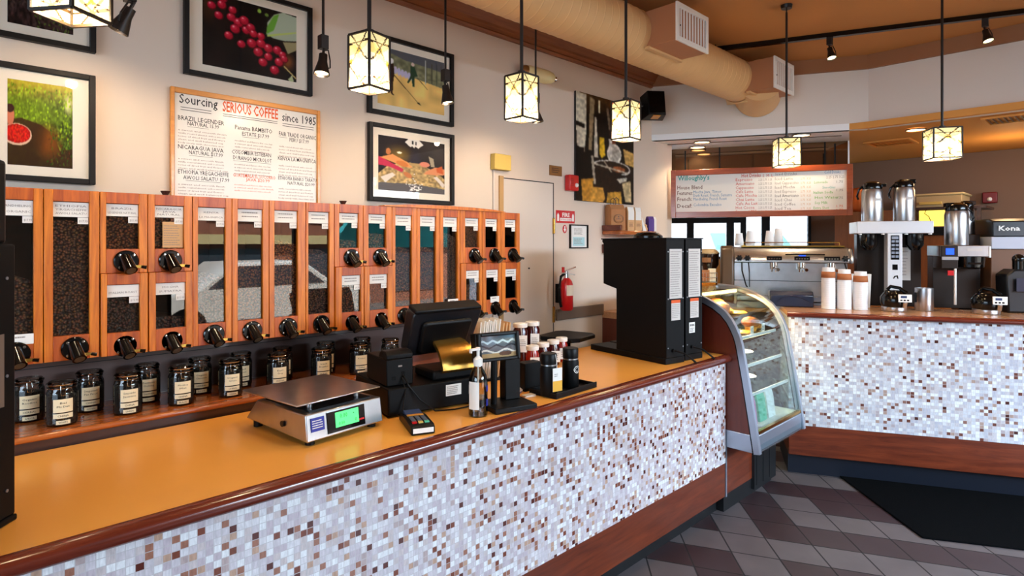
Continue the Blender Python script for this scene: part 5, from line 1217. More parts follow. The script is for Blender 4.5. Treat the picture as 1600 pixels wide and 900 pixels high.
s = MB(); s.tube([(.004, -.036, .178), (.006, -.041, .15), (.006, -.043, .118)], .0014, 6); s.build('tag_string', 'paper', t1)
a = onz(902, 607, .957); tumbler((a.x, a.y+.04, .9575), 'black tumbler with a round white logo', True)
s = MB(); s.box(-.05, .05, -.03, .03, 0, .125); o = s.build('black_box', 'satin', None, False, bevel=.002); o.location = (1.955, 1.885, CZ); o.rotation_euler = (0, 0, R(-6)); tag(o, 'plain black box standing behind the tagged tumbler', 'box')
# loose papers and cards between display and tray
for i, (px, py, rz, m_, lb) in enumerate(((806, 612, 30, 'paper', 'curled white leaflet with a blue edge beside the display base'), (826, 606, -20, 'paper', 'curled white leaflet leaning towards the black box'))):
    p = onz(px, py, CZ); s = MB(); n = 8; vs = []
    for k in range(n+1):
        u = k/n; vs += [(-.05+.10*u, -.03, .002+.035*max(0, (u-.45))**1.5*2.2), (-.05+.10*u, .03, .002+.035*max(0, (u-.45))**1.5*2.2)]
    s.add(vs, [(2*k, 2*k+2, 2*k+3, 2*k+1) for k in range(n)]); s.box(-.05, .0, -.030, -.024, .0025, .0032, 1)
    o = s.build('leaflet', [m_, 'bluelabel']); o.location = p; o.rotation_euler = (0, 0, R(rz)); tag(o, lb, 'leaflet', 'leaflets on the counter')
p = onz(826, 619, CZ); s = MB(); [s.box(-.028, .028, -.016, .016, .0025*i, .0025*i+.002, 0, RZ(6*i)) for i in range(3)]; o = s.build('business_card_stack', 'matboard', None, False); o.location = p; o.rotation_euler = (0, 0, R(-14)); tag(o, 'small stack of cream business cards in front of the tray', 'cards')
# barcode scanner and paper slip behind the scale
t = thing('barcode_scanner', 'black handheld scanner lying left of the receipt printer', 'scanner', (1.30, 2.345, CZ), -30)
s = MB(); prof = [(-.06, 0), (-.07, .03), (-.05, .055), (.0, .05), (.05, .030), (.06, 0)]; s.prism(prof, -.03, .03, 0, xf); s.build('scanner_body', 'black', t, bevel=.008)
s = MB(); s.box(-.05, .0, -.0325, -.030, .02, .045); s.build('pale_window', 'matboard', t, False)
s = MB(); n = 6; vs = []
for k in range(n+1):
    u = k/n; vs += [(.03*u**2, -.03, .13*u), (.03*u**2, .03, .13*u)]
s.add(vs, [(2*k, 2*k+2, 2*k+3, 2*k+1) for k in range(n)]); o = s.build('paper_slip', 'paper'); o.location = (1.345, 2.31, CZ); o.rotation_euler = (0, 0, R(-50)); tag(o, 'white paper slip standing between scanner and receipt printer', 'paper')
# bulk grinders with warning labels
def grinder(loc, rz, W, label):
    t = thing('coffee_grinder', label, 'coffee grinder', loc, rz, 'black coffee grinders at the counter end')
    MB().box(-.004, W+.004, .0, .60, 0, .034).build('base_plate', 'satin', t, bevel=.004)
    s = MB(); s.prism([(.0, .034), (.38, .034), (.38, .395), (.49, .42), (.49, .665), (.50, .675), (.50, .690), (0, .690)], 0, W, 0, fr((0, 0, 0), (0, 1, 0), (0, 0, 1))); s.build('body', 'satin', t, bevel=.003)
    s = MB(); s.box(-.005, W+.005, -.005, .505, .690, .697); s.build('top_cover', 'black', t, False)
    s = MB(); f = fr((W*.16, -.0012, .36), (1, 0, 0), (0, 0, 1)); s.box(0, W*.70, 0, .275, 0, .0008, 0, f); scribble(s, f @ T(W*.05, .265, .001), W*.58, .255, 20, 1, .6); s.build('warning_label', ['paper_d', 'ink_soft'], t, False)
    s = MB(); f = fr((W*.26, -.0012, .24), (1, 0, 0), (0, 0, 1)); s.box(0, W*.5, 0, .095, 0, .0008, 0, f); s.box(0, W*.5, .095, .112, 0, .0008, 2, f); scribble(s, f @ T(W*.04, .09, .001), W*.42, .08, 8, 1, .6); s.build('caution_label', ['paper_d', 'ink_soft', 'ink_orange'], t, False)
    s = MB(); [s.lathe([(.004, 0), (.004, .002)], 8, 0, T(x, -.001, z) @ RX(90)) for x in (.012, W-.012) for z in (.09, .36, .62)]; s.build('screw', 'steel', t)
    s = MB(); s.cyl((W*.35, 0, .075), (W*.35, -.012, .075), .009); s.tube([(W*.35, -.01, .075), (W*.6, -.05, .062), (W*.9, -.075, .022), (W*1.1, -.07, .006), (W*1.2, -.045, .005)], .005); s.build('power_cord', 'black', t)
    return t
M['paper_d'] = mat('worn_grey_label', (206, 200, 194), .7)
g1 = grinder((2.880, 1.735, CZ), -9, .150, 'large black coffee grinder, left one of the pair, long label near its top')
g2 = grinder((3.062, 1.722, CZ), -9, .150, 'large black coffee grinder, right one of the pair beside the display case')
s = MB(T(.030, .0, 0)); s.box(.0, .05, -.0022, -.001, .155, .215, 0); glyphs(s, 'BUNN', fr((.025, -.0028, .193), (1, 0, 0), (0, 0, 1)), .036, .012, 'CENTER', 1, .03); scribble(s, fr((.006, -.0026, .185), (1, 0, 0), (0, 0, 1)), .036, .024, 3, 1); s.build('maker_plate', ['paper', 'ink'], g2, False)
s = MB(); s.lathe([(.085, 0), (.085, .012), (.06, .030), (.0001, .036)], 24, 0, T(.075, .20, .697)); s.build('hopper_lid', 'gloss', g1)
t = thing('tablet_screen', 'small grey framed tablet standing on the dark red cabinet', 'tablet', (3.95, 2.50, 1.101)); s = MB(RZ(-30) @ xf); s.frame(-.12, .12, .40, .555, .014, -.006, .006, 0); s.build('frame', 'steel_dull', t, False); s = MB(RZ(-30) @ xf); s.box(-.11, .11, .41, .545, -.004, .002); s.build('screen', 'screen_pale', t, False)
s = MB(RZ(-30)); s.cyl((0, .02, 0), (0, .02, .42), .012); s.box(-.07, .07, -.04, .08, 0, .012); s.build('stand', 'blackmetal', t)
# tall black machine at the left end of the counter
t = thing('coffee_grinder', 'tall black coffee grinder cut off by the left picture edge', 'coffee grinder', (.152, 1.853, CZ), 48.5, 'black coffee grinders at the counter end')
s = MB(); s.box(-.42, 0, 0, .26, 0, .015); s.box(-.40, -.002, .004, .25, .015, .66); s.build('body', 'satin', t, bevel=.004)
s = MB(); s.box(-.39, -.012, .014, .24, .66, .86); s.build('hopper', 'black', t, bevel=.01)
s = MB(); f = fr((-.30, .003, .28), (1, 0, 0), (0, 0, 1)); s.box(0, .262, 0, .17, 0, .001, 0, f); scribble(s, f @ T(.01, .16, .0014), .23, .15, 10, 1, .5); s.build('instruction_sheet', ['rail', 'ink_soft'], t, False)
s = MB(); [s.lathe([(.004, 0), (.004, .002)], 8, 0, T(-.03, .003, z) @ RX(90)) for z in (.08, .35, .58)]; s.build('screw', 'steel_dull', t)

# ================================================================== pendant lamps
def pane_canvas(var):
    c = Canvas(26, 44, (255, 246, 214)); Y_ = (255, 226, 130); Am = (250, 206, 70)
    rs = random.Random(var)
    c.poly([(0, 1), (1, 1), (1, .80), (.5, .62), (0, .80)], (255, 236, 168)); c.poly([(0, 0), (1, 0), (1, .2), (.5, .36), (0, .2)], (255, 236, 170))
    c.poly([(.5, .62), (.36, .72), (.64, .72)], Am); c.poly([(.5, .36), (.38, .27), (.62, .27)], Am); c.poly([(0, .5), (.14, .58), (.14, .42)] if var % 2 else [(1, .5), (.86, .58), (.86, .42)], Am)
    if var % 3 == 0: c.poly([(0, 1), (.2, 1), (0, .90)], (196, 96, 60)); c.poly([(1, 1), (.8, 1), (1, .90)], (196, 96, 60))
    if var % 3 == 1: c.poly([(0, .80), (.3, .80), (.5, .62), (.0, .62)], Y_); 
    dk = (58, 40, 24)
    for p, q in [((0, .82), (1, .84)), ((0, .18), (1, .17)), ((.12, 1), (.75, .55)), ((.9, 1), (.25, .55)), ((.25, .55), (.02, .44)), ((.75, .55), (.98, .46)), ((0, .45), (.75, .02)), ((1, .47), (.2, .02))]: c.line(p, q, .034, dk)
    c.put(((c.U < .03) | (c.U > .97) | (c.V < .02) | (c.V > .98)).astype(float), dk); return c
LAMP = [(112, 1.23, .095, 0, 'nearest the top left corner'), (577, 1.81, .085, 0, 'in front of the framed photo pair'), (815, 2.24, .088, 3, 'in front of the cylindrical housing'),
        (978, 2.64, .0915, 15, 'in front of the roasting drum print'), (1229, 3.58, .1246, -29, 'in front of the menu board'), (1472, 3.27, .135, -23, 'in front of the orange kitchen ceiling')]
for i, (px, F, sd, dy, lb) in enumerate(LAMP):
    r = (px-800)/FX; x, y = F*(CT+ST*r), F*(ST-CT*r); zb, zt = 2.08, 2.242
    if i == 3: zb, zt = 2.075, 2.24
    yaw = math.degrees(math.atan2(-y, -x)) + 45 + dy
    t = thing('pendant_lamp', 'lit stained glass lantern pendant lamp hanging ' + lb, 'pendant lamp', (x, y, zb), yaw, 'stained glass pendant lamps')
    h = zt-zb; a = sd/2
    for k in range(4):
        f = RZ(90*k) @ fr((a, -a, 0), (0, 1, 0), (0, 0, 1))
        pane_canvas(i*4+k).mesh('glass_pane', f, sd, h, M['stained'], t, 0)
    s = MB(); tb = .0032
    for sx_, sy_ in ((-a, -a), (a, -a), (a, a), (-a, a)): s.box(sx_-tb, sx_+tb, sy_-tb, sy_+tb, 0, h)
    for z in (0, h):
        s.box(-a, a, -a-tb, -a+tb, z-tb, z+tb); s.box(-a, a, a-tb, a+tb, z-tb, z+tb); s.box(-a-tb, -a+tb, -a, a, z-tb, z+tb); s.box(a-tb, a+tb, -a, a, z-tb, z+tb)
    s.box(-a, a, -.003, .003, h-.003, h+.003); s.box(-.003, .003, -a, a, h-.003, h+.003)
    s.build('lantern_frame', 'blackmetal', t, False)
    s = MB(); s.cyl((0, 0, h*.55), (0, 0, h+.02), .014); s.build('socket', 'blackmetal', t); s = MB(); s.ball((0, 0, h*.42), .026); s.build('bulb', 'lamp_on', t)
    s = MB(); s.cyl((0, 0, h), (0, 0, ZC-zb-.045), .0065); s.tube([(.008*math.cos(q), 0, ZC-zb-.034+.012*math.sin(q)) for q in [2*math.pi*j/12 for j in range(13)]], .0025, 6); s.cyl((0, 0, ZC-zb-.022), (0, 0, ZC-zb-.001), .03, .034); s.build('rod', 'blackmetal', t)
    point('pendant_light', (x, y, zb+h*.10), 9.5 if i else 4.0, WARM2, .025)

# spot heads hung on thin rods along the long wall
def spothead(parent, base, aim, scale=1.0, dim=1.0):
    """adapter box, knuckle, yoke arm and cone shade with a lit lamp in its mouth; base is the top of the cone neck"""
    b = Vector(base); d = (Vector(aim)-b).normalized(); k = scale
    q = d.to_track_quat('Z', 'Y').to_matrix().to_4x4(); q.translation = b
    s = MB(q); s.lathe([(.0001, -.004*k), (.018*k, -.004*k), (.019*k, .028*k), (.034*k, .085*k), (.034*k, .088*k), (.031*k, .088*k), (.017*k, .032*k), (.0001, .032*k)], 22, cap=False); s.build('cone_shade', 'blackmetal', parent)
    s = MB(q); s.lathe([(.0001, .078*k), (.029*k, .078*k), (.029*k, .0785*k), (.0001, .079*k)], 18, cap=False); s.build('lamp_face', 'lamp_on', parent)
    s = MB(q); s.cyl((0, 0, -.03*k), (0, 0, 0), .006*k); s.tube([(.0, .004*k, -.022*k), (.024*k, .006*k, -.02*k), (.036*k, .006*k, .03*k), (.036*k, .0, .06*k), (.026*k, 0, .06*k)], .0032*k, 6); s.build('yoke_arm', 'blackmetal', parent)
    return b + d*.092*k, d
SP = [(203, 2.31, 'in front of the bare wall left of the cherry photo'), (505, 2.31, 'between the cherry photo and the drying yard photo'), (696, 2.30, 'in front of the right edge of the drying yard photo'), (837, 2.30, 'behind the third pendant lamp')]
for i, (px, zb, lb) in enumerate(SP):
    Y = 2.30; x = onY(px, 100, Y).x
    t = thing('spotlight', 'black cone spotlight ' + lb, 'spotlight', (x, Y, zb), 0, 'cone spotlights along the wall')
    s = MB(); s.cyl((0, 0, .155), (0, 0, ZC-zb), .0055); s.build('rod', 'blackmetal', t); s = MB(); s.box(-.017, .017, -.017, .017, .105, .162); s.build('adapter_box', 'blackmetal', t, False, bevel=.002)
    aim = [(-.25, .12, -.6), (-.12, -.10, -.8), (.06, -.10, -.8), (.10, -.08, -.8)][i]
    b = Vector((0, 0, .080)); e, d = spothead(t, b, b+Vector(aim), .95)
    w0 = Vector((x, Y, zb))+e
    spot('wall_spot', tuple(w0), tuple(w0+Vector((aim[0]*.4, .52, -.80))), 10, (1.0, .74, .48), 140, .7, .02)

# ceiling track with two heads
ta, tb2 = onz(1145, 77, 3.02), onz(1600, 22, 3.02); td = (tb2-ta).normalized(); tL = (tb2-ta).length+1.6; ang = math.degrees(math.atan2(td.y, td.x))
t = thing('track_rail', 'long black lighting track across the ceiling at the right', 'lighting track', (ta.x, ta.y, 3.02), ang)
MB().box(-.12, tL, -.017, .017, 0, ZC-3.02).build('rail', 'gloss', t, False)
for px, py, lb in ((1296, 62, 'left one near the air duct'), (1540, 34, 'right one near the picture corner')):
    best = min((ta+td*(k*.005) for k in range(700)), key=lambda p: abs(800+FX*(ST*p.x-CT*p.y)/(CT*p.x+ST*p.y)-px))
    t = thing('track_spotlight', 'small lit black spotlight hanging from the ceiling track, ' + lb, 'spotlight', (best.x, best.y, 3.02), 0, 'track spotlights')
    s = MB(); s.box(-.016, .016, -.016, .016, -.05, -.001); s.build('adapter_box', 'blackmetal', t, False)
    aim = Vector((-.18, -.2, -.8)); e, d = spothead(t, (0, 0, -.075), Vector((0, 0, -.075))+aim, .9)
    w0 = Vector((best.x, best.y, 3.02))+e; spot('track_spot', tuple(w0), tuple(w0+aim), 10, WARM, 110, .6, .02)

# ================================================================== air duct with two vent boxes
t = thing('air_duct', 'big cream spiral air duct running along the wall under the ceiling', 'air duct', (0, 0, 0))
DY_, DZ_, DR = 2.04, 2.855, .152; DX0, DX1 = -1.5, 4.42
s = MB(); n = 32; vs = []; fs = []
rings = []
x = DX0
while x < DX1-.06: rings += [(x, DR), (x+.003, DR+.0016), (x+.006, DR), (x+.012, DR), (x+.058, DR)]; x += .064
rings.append((DX1, DR))
s.lathe([(r, x) for x, r in rings], 40, 0, fr((0, DY_, DZ_), (0, 1, 0), (0, 0, 1)))
s.build('duct_pipe', 'duct', t)
# elbow turning down and out towards the header
s = MB(); pts = []
vs = []; fs = []; m_ = 10; nn = 32; Rb = .17
for i in range(m_+1):
    a = R(72*i/m_); c_ = Vector((DX1+Rb*math.sin(a), DY_, DZ_-Rb*(1-math.cos(a)))); ax = Vector((math.cos(a), 0, -math.sin(a))); u = Vector((0, 1, 0)); v = ax.cross(u)
    for k in range(nn):
        q = 2*math.pi*k/nn; vs.append(c_+u*(DR+.004)*math.cos(q)+v*(DR+.004)*math.sin(q))
for i in range(m_):
    for k in range(nn): j = (k+1) % nn; fs.append((i*nn+k, i*nn+j, (i+1)*nn+j, (i+1)*nn+k))
fs.append(tuple(m_*nn+k for k in range(nn))); s.add(vs, fs)
pc_ = online(1183, 150, P0, PD); cx_ = pc_ - Vector((PN.x, PN.y, 0))*.004; cy_ = pc_ - Vector((PN.x, PN.y, -.10))*.36
s.cyl(cx_, cy_, .175, .160, 36); s.build('duct_elbow', 'duct', t)
for i, (xa, xb) in enumerate(((2.972, 3.325), (4.31, 4.66))):
    z0, z1 = (2.752, 2.962) if i == 0 else (2.736, 2.955); y0 = 1.73
    s = MB(); s.box(xa, xb, y0, 1.95, z0, z1); v = s.build('vent_box', 'ventbox', t, False, bevel=.003)
    s = MB(fr((0, y0, 0), (1, 0, 0), (0, 0, 1))); s.frame(xa-.004, xb+.004, z0-.004, z1+.004, .028, -.002, .010); s.build('vent_frame', 'whitemetal', v, bevel=.002)
    s = MB(); k = 9
    for j in range(k):
        xx = xa+.03+(xb-xa-.06)*(j+.5)/k; s.box(-.0016, .0016, -.010, .010, z0+.025, z1-.025, 0, T(xx, y0+.002, 0) @ RZ(35))
    s.build('louvre', 'whitemetal', v, False); MB().box(xa+.02, xb-.02, y0+.014, y0+.016, z0+.02, z1-.02).build('dark_interior', 'grille', v, False)
    s = MB(); s.box(xa-.012, xb+.012, 1.895, 1.925, z0-.012, z0+.002); s.build('saddle_flange', 'duct', v, False)
    s = MB(); s.cyl((xa+.03, y0-.012, (z0+z1)/2-.02), (xa+.03, y0, (z0+z1)/2-.02), .004); s.build('damper_lever', 'black', v)
for x in (1.2, 2.6, 4.05):
    MB().cyl((x, DY_, DZ_+DR-.01), (x, DY_, ZC), .004).build('hanger_rod', 'blackmetal', t)

# recessed lights and ceiling grilles over the bar
for px, py, on, lb in ((1097, 221.5, 0, 'left one over the menu niche'), (1090, 229.5, 0, 'rear left one over the menu niche'), (1252, 210.5, 0, 'right one over the menu niche'), (1431, 202, 1, 'lit one over the kitchen')):
    p = onz(px, py, ZS); t = thing('recessed_light', 'round recessed ceiling light, ' + lb, 'ceiling light', (p.x, p.y, ZS), 0, 'recessed ceiling lights')
    s = MB(); s.lathe([(.062, 0), (.070, 0), (.070, -.010), (.062, -.010), (.062, 0)], 28, cap=False); s.build('trim_ring', 'rail' if not on else 'brassplate', t)
    s = MB(); s.lathe([(.0001, -.004), (.062, -.004)], 28, cap=False); s.build('diffuser', 'lamp_on', t)
    spot('recessed_spot', (p.x, p.y, ZS-.02), (p.x+(.02 if on else .0), p.y, 0), 14 if on else 16, WARM2 if not on else WARM, 130, .5, .05)
for px, py, w_, lb in ((1392, 222, .34, 'square ceiling vent over the kitchen behind the lit recessed light'), (1580, 184, .30, 'slotted dark ceiling grille at the right over the kitchen')):
    p = onz(px, py, ZS); t = thing('ceiling_vent', lb, 'ceiling vent', (p.x, p.y, ZS))
    s = MB(T(0, 0, -.014)); s.frame(-w_/2, w_/2, -w_/2, w_/2, .02, 0, .0135); s.build('vent_frame', 'soffit', t, False)
    s = MB()
    for j in range(9): s.box(-w_/2+.02, w_/2-.02, -.008, .008, -.001, .001, 0, T(0, -w_/2+.03+(w_-.06)*j/8, -.008) @ RX(35))
    s.build('louvre', 'rail' if px > 1500 else 'soffit', t, False)
point('kitchen_lamp', (6.3, .6, 2.2), 6, WARM, .08)

# ================================================================== menu board
mb0 = online(1044, 300, (4.640, 2.775), PD); mb1 = online(1326.7, 300, (4.640, 2.775), PD)
W = (mb1-mb0).to_2d().length; z1, z0 = 2.257, 1.842; H = z1-z0
t = thing('menu_board', 'wide handwritten menu board with red wooden frame over the bar', 'menu board', (mb0.x+.012, mb0.y-.02, z0), RZB)
MB(xf).frame(0, W, 0, H, .042, -.012, .024, wt=.048, wb=.050).build('frame', 'menuwood', t, bevel=.003)
MB(xf).box(.03, W-.03, .03, H-.03, -.010, .006).build('board', 'paper', t, False)
ml = {}
def mpos(px, py):
    p = online(px, py, (mb0.x, mb0.y), PD); return (Vector((p.x, p.y))-mb0.to_2d()).length, p.z-z0
def ml_(s_, px, py, px2, cap, m, bold=.0):
    py += 2 if px > 1140 else 0
    x, z = mpos(px, py); x2, _ = mpos(px2, py); _, zc = mpos(px, py-cap)
    glyphs(ml.setdefault(m, MB()), s_, fr((x, -.0065, z), WX, UZ), x2-x, zc-z, 'LEFT', 0, bold)
ml_("Willoughby's", 1055, 282.5, 1104, 7.5, 'ink_teal', .02)
for s_, y, x2 in (('House Blend', 296.5, 1093), ('Features:', 305, 1078), ('French:', 314.5, 1077), ('Decaf:', 325, 1077)): ml_(s_, 1054, y, x2, 6, 'ink_brown', .01)
for s_, y, x2 in (('Mocha Java, Timor', 302.5, 1123), ('Dark Roast, French, Sumatra', 308, 1139), ('Mandheling, French Roast', 313.5, 1131), ('Colombia Excelso', 322.5, 1123)): ml_(s_, 1079, y, x2, 4.5, 'ink_blue')
ml_('Hot Drinks', 1154, 275.5, 1184, 5.5, 'ink_red', .01); ml_('S  M  L', 1187, 275, 1203, 4.5, 'ink_red')
y = 281.5
for s_, x2 in (('Espresso', 1171), ('Americano', 1174), ('Cappuccino', 1173), ('Cafe Latte', 1172), ('Cafe Mocha', 1178), ('Chai Latte', 1174), ('Cafe Au Lait', 1179), ('Hot Cocoa', 1174), ('Steamed Milk', 1179)):
    ml_(s_, 1145, y, x2, 4.6, 'ink_red'); ml_('2.25 2.75 3.25', 1180.5, y-.6, 1201.5, 3.4, 'ink_soft'); y += 6.2
ml_('Iced Drinks', 1207, 272.5, 1240, 4, 'ink_soft'); y = 280
for s_, x2 in (('Iced Latte', 1234), ('Iced Cappuccino', 1243), ('Iced Mocha', 1237), ('Iced Espresso', 1239), ('Iced Americano', 1243), ('Iced Chai', 1232), ('Iced Coffee', 1238), ('Iced Tea', 1231)):
    ml_(s_, 1206, y, x2, 4.6, 'ink_soft' if s_ != 'Iced Americano' else 'ink'); ml_('2.75  3.25', 1246, y-1, 1262, 3.2, 'kraft_l'); y += 6.6
ml_('Cold Drinks', 1283, 269.5, 1308, 4.5, 'ink_blue'); y = 277
for s_, m_, x1, x2 in (('2.25 2.75 3.25', 'ink_soft', 1286, 1314), ('Lemonade', 'ink_green', 1267, 1288), ('Smoothies', 'ink_teal', 1280, 1300), ('Italian Soda', 'ink_green', 1266, 1296), ('Hot Water', 'ink_green', 1268, 1306), ('Soy Milk', 'ink_green', 1268, 1288), ('Extra Shot', 'ink_green', 1266, 1290)): ml_(s_, x1, y, x2, 4.2, m_); y += 8
for y in (284, 297, 309, 322, 328): ml_('1.75', 1302, y, 1312, 3.6, 'ink_orange' if y > 315 else 'ink_soft')
for k, mbx in ml.items(): mbx.build('lettering', k, t, False)
s = MB(); [s.box(x-.006, x+.006, .02, .03, H-.02, ZS-z0-.06) for x in (.12, W-.12)]; s.build('hanging_bar', 'black', t, False)

# ================================================================== things on and behind the bar (bar coordinates)
def bar(x, y, z):
    v = BAR @ Vector((x, y, z)); return (v.x, v.y, v.z)
ZBAR = 1.1375
def bthing(name, label, cat, x, y, z, group=None, rz=0): return thing(name, label, cat, bar(x, y, z), RZB+rz, group)
# espresso machine
t = bthing('espresso_machine', 'long steel espresso machine under the menu board', 'espresso machine', 0, .62, 1.101)
x0, x1 = -.40, .43
s = MB(); prof = [(.0, .47), (-.045, .40), (-.045, .365), (.02, .365), (.02, .02), (.46, .02), (.46, .44), (.40, .49), (.05, .49)]
s.prism([(p[0], p[1]) for p in prof], x0, x1, 0, fr((0, 0, 0), (0, 1, 0), (0, 0, 1))); s.build('machine_body', 'steel', t, bevel=.006)
s = MB(); s.prism([(-.06, .04), (-.06, .40), (-.02, .478), (.10, .50), (.47, .50), (.47, .04), (.30, .02), (.05, .20), (.0, .04)], x0-.10, x0, 0, fr((0, 0, 0), (0, 1, 0), (0, 0, 1))); s.build('end_cheek', 'tan_grey', t, bevel=.015)
s = MB(); s.prism([(-.05, .36), (-.05, .40), (-.01, .478), (.40, .495), (.40, .36)], x1, x1+.03, 0, fr((0, 0, 0), (0, 1, 0), (0, 0, 1))); s.build('end_cheek', 'steel', t, bevel=.01)
s = MB(); s.box(x0+.06, x1-.02, .025, .43, .49, .50); s.tube([bp for bp in [(x0+.08, .06, .50), (x0+.08, .06, .525), (x1-.05, .06, .525), (x1-.05, .06, .50)]], .004); s.build('cup_rail', 'brass', t)
for i, xx in enumerate((-.10, .10, .31)):
    k = MB(); k.box(xx-.055, xx+.055, -.05, -.02, .385, .415, 0, I4); [k.box(xx-.044+.019*j, xx-.032+.019*j, -.054, -.05, .392, .402, 1) for j in range(5)]; k.build('button_panel', ['gloss', 'chrome'], t, False)
    g_ = MB(); g_.cyl((xx, .0, .365), (xx, .0, .330), .032); g_.cyl((xx, .0, .333), (xx, .0, .312), .030); g_.cyl((xx, -.03, .322), (xx+.02, -.13, .312), .010, .013); g_.tube([(xx-.012, 0, .312), (xx-.014, 0, .29)], .006); g_.tube([(xx+.012, 0, .312), (xx+.014, 0, .29)], .006); g_.build('group_head', 'chrome', t)
MB().box(-.02, .26, -.052, -.044, .425, .435).build('display_strip', 'gloss', t, False)
MB().box(.075, .125, -.0535, -.0515, .418, .426).build('blue_display', 'lcd_blue', t, False)
for xx in (-.36, -.30, .40):
    k = MB(); k.lathe([(.018, 0), (.020, .01), (.014, .03), (.0001, .032)], 12, 0, T(xx, -.045, .40) @ RX(90)); [k.box(-.024, .024, -.005, .005, .004, .024, 0, T(xx, -.045, .40) @ RX(90) @ RZ(a)) for a in (0, 60, 120)]; k.build('steam_knob', 'black', t)
s = MB(); s.tube([(-.34, -.02, .37), (-.34, -.05, .30), (-.31, -.07, .18), (-.30, -.075, .17)], .005); s.tube([(-.29, -.02, .37), (-.285, -.06, .28), (-.285, -.07, .17)], .004); s.tube([(.40, -.02, .37), (.41, -.06, .30), (.40, -.08, .20)], .005); s.build('steam_wand', 'gloss', t)
s = MB(); s.box(x0+.02, x1-.02, -.055, .02, .06, .10, 0); s.box(x0+.02, x1-.02, -.05, .02, .0, .055, 0); s.build('drip_tray', 'steel_dull', t, bevel=.004)
MB().box(x0, x1, .018, .0195, .215, .219).build('panel_seam', 'gloss', t, False)
# stacks of cups on the machine
def cup(r0, r1, h, n=20):
    s = MB(); s.lathe([(r0-.002, .002), (r0, 0), (r1, h-.004), (r1+.002, h-.003), (r1+.002, h), (r1-.002, h), (r0-.004, .004), (.0001, .004)], n, cap=False); return s
def stack(x, y, z, n, pitch, r0, r1, h, label, group, inverted=False, sleeve=False):
    for k in range(n):
        o = CUPS.get((r0, inverted))
        if o is None:
            o = cup(r0, r1, h).build('paper_cup', 'cup'); CUPS[(r0, inverted)] = o; c_ = o
        else: c_ = o.copy(); COL.objects.link(c_)
        zz = z + pitch*k + (h if inverted else 0)
        c_.location = bar(x, y, zz); c_.rotation_euler = (math.pi if inverted else 0, 0, 0)
        pos = 'bottom cup' if k == 0 else 'top cup' if k == n-1 else 'cup %s from the bottom' % ORD[k]
        tag(c_, pos + ' of ' + label, 'paper cup', group)
CUPS = {}
ORD = 'first second third fourth fifth sixth seventh eighth ninth tenth eleventh twelfth thirteenth fourteenth fifteenth sixteenth seventeenth eighteenth'.split()
for x, n, lb in ((-.372, 3, 'the leftmost cup stack on the espresso machine'), (-.285, 5, 'the second cup stack on the espresso machine'), (-.135, 5, 'the third cup stack on the espresso machine'), (-.068, 7, 'the tallest cup stack on the espresso machine')):
    stack(x+.02, .80, 1.6025, n, .009, .026, .036, .085, lb, 'cups on the espresso machine', True)
# three tall stacks of paper cups on the bar, with sleeved cups on top
for i, (x, n, lb) in enumerate(((.243, 16, 'the left paper cup stack on the bar'), (.348, 15, 'the middle paper cup stack on the bar'), (.452, 14, 'the right paper cup stack on the bar'))):
    stack(x, .33, ZBAR+.001, n, .0135, .040, .046, .10, lb, 'paper cups stacked on the bar', True)
    zt = ZBAR+.001+.0135*(n-1)+.10
    s = MB(); s.lathe([(.0475, -.075), (.0440, -.03)], 24, cap=False); s.lathe([(.0481, -.0755), (.0481, -.0750)], 24, cap=False)
    o = s.build('cup_sleeve', 'sleeve'); o.location = bar(x, .33, zt); tag(o, 'brown cardboard cup sleeve on top of ' + lb, 'cup sleeve', 'cup sleeves on the bar')
    md = o.modifiers.new('thickness', 'SOLIDIFY'); md.thickness = .0012; md.offset = 1
# navy box in front of the espresso machine
t = bthing('knock_box', 'dark navy rounded counter box in front of the espresso machine', 'box', 0, .36, ZBAR)
s = MB(); s.prism([(0, .002), (0, .09), (.03, .118), (.14, .118), (.15, .10), (.15, .002)], -.15, .152, 0, fr((0, 0, 0), (0, 1, 0), (0, 0, 1))); s.build('box_body', 'navy', t, bevel=.008)
s = MB(); s.tube([(-.10, -.003, .04), (-.06, -.004, .075), (0, -.004, .085), (.06, -.004, .075), (.12, -.003, .045)], .003); s.build('raised_curve', 'navy', t)
# two airpot brewers
t = bthing('coffee_brewer', 'white topped twin coffee brewer with keypad column on the bar', 'coffee brewer', .70, .50, ZBAR)
s = MB(); s.box(-.235, .257, 0, .27, .555, .645); s.build('top_housing', 'steel_white', t, bevel=.004)
MB().box(-.035, .060, .0, .10, .0, .555).build('keypad_column', 'steel_white', t, bevel=.003); MB().box(-.20, .23, .18, .27, .0, .555).build('rear_body', 'darksteel', t, bevel=.003)
s = MB(xf); s.box(-.014, .040, .36, .54, .0, .003, 0)
for i in range(5):
    for j in range(2): s.box(-.010+.026*j, .010+.026*j, .375+.028*i, .392+.028*i, .003, .0045, 1)
s.box(-.008, .034, .512, .532, .003, .0045, 1); s.build('keypad', ['gloss', 'steel_dull'], t, False)
s = MB(xf); s.box(-.004, .03, .285, .325, 0, .002); s.prism([(.0, .22), (.008, .24), (.03, .245), (.035, .22), (.028, .22), (.024, .235), (.012, .232), (.008, .22)], 0, .002); s.build('column_marks', 'gloss', t, False)
for x in (-.135, .165): 
    s = MB(); s.lathe([(.03, .43), (.058, .47), (.06, .55)], 22, 0, T(x, .10, 0)); s.build('brew_basket', 'gloss', t); 
    for q in (-.075, .075): MB().cyl((x+q, .02, .545), (x+q, .02, .556), .012).build('foot_knob', 'paper', t)
s = MB(xf); s.box(.075, .16, .20, .45, -.178, -.176, 0); scribble(s, T(.085, .43, -.175), .06, .2, 8, 1, .4); s.build('instruction_sheet', ['paper_d', 'ink_soft'], t, False)
t2 = bthing('coffee_brewer', 'black coffee brewer with a blue lit display on the bar', 'coffee brewer', 1.10, .50, ZBAR)
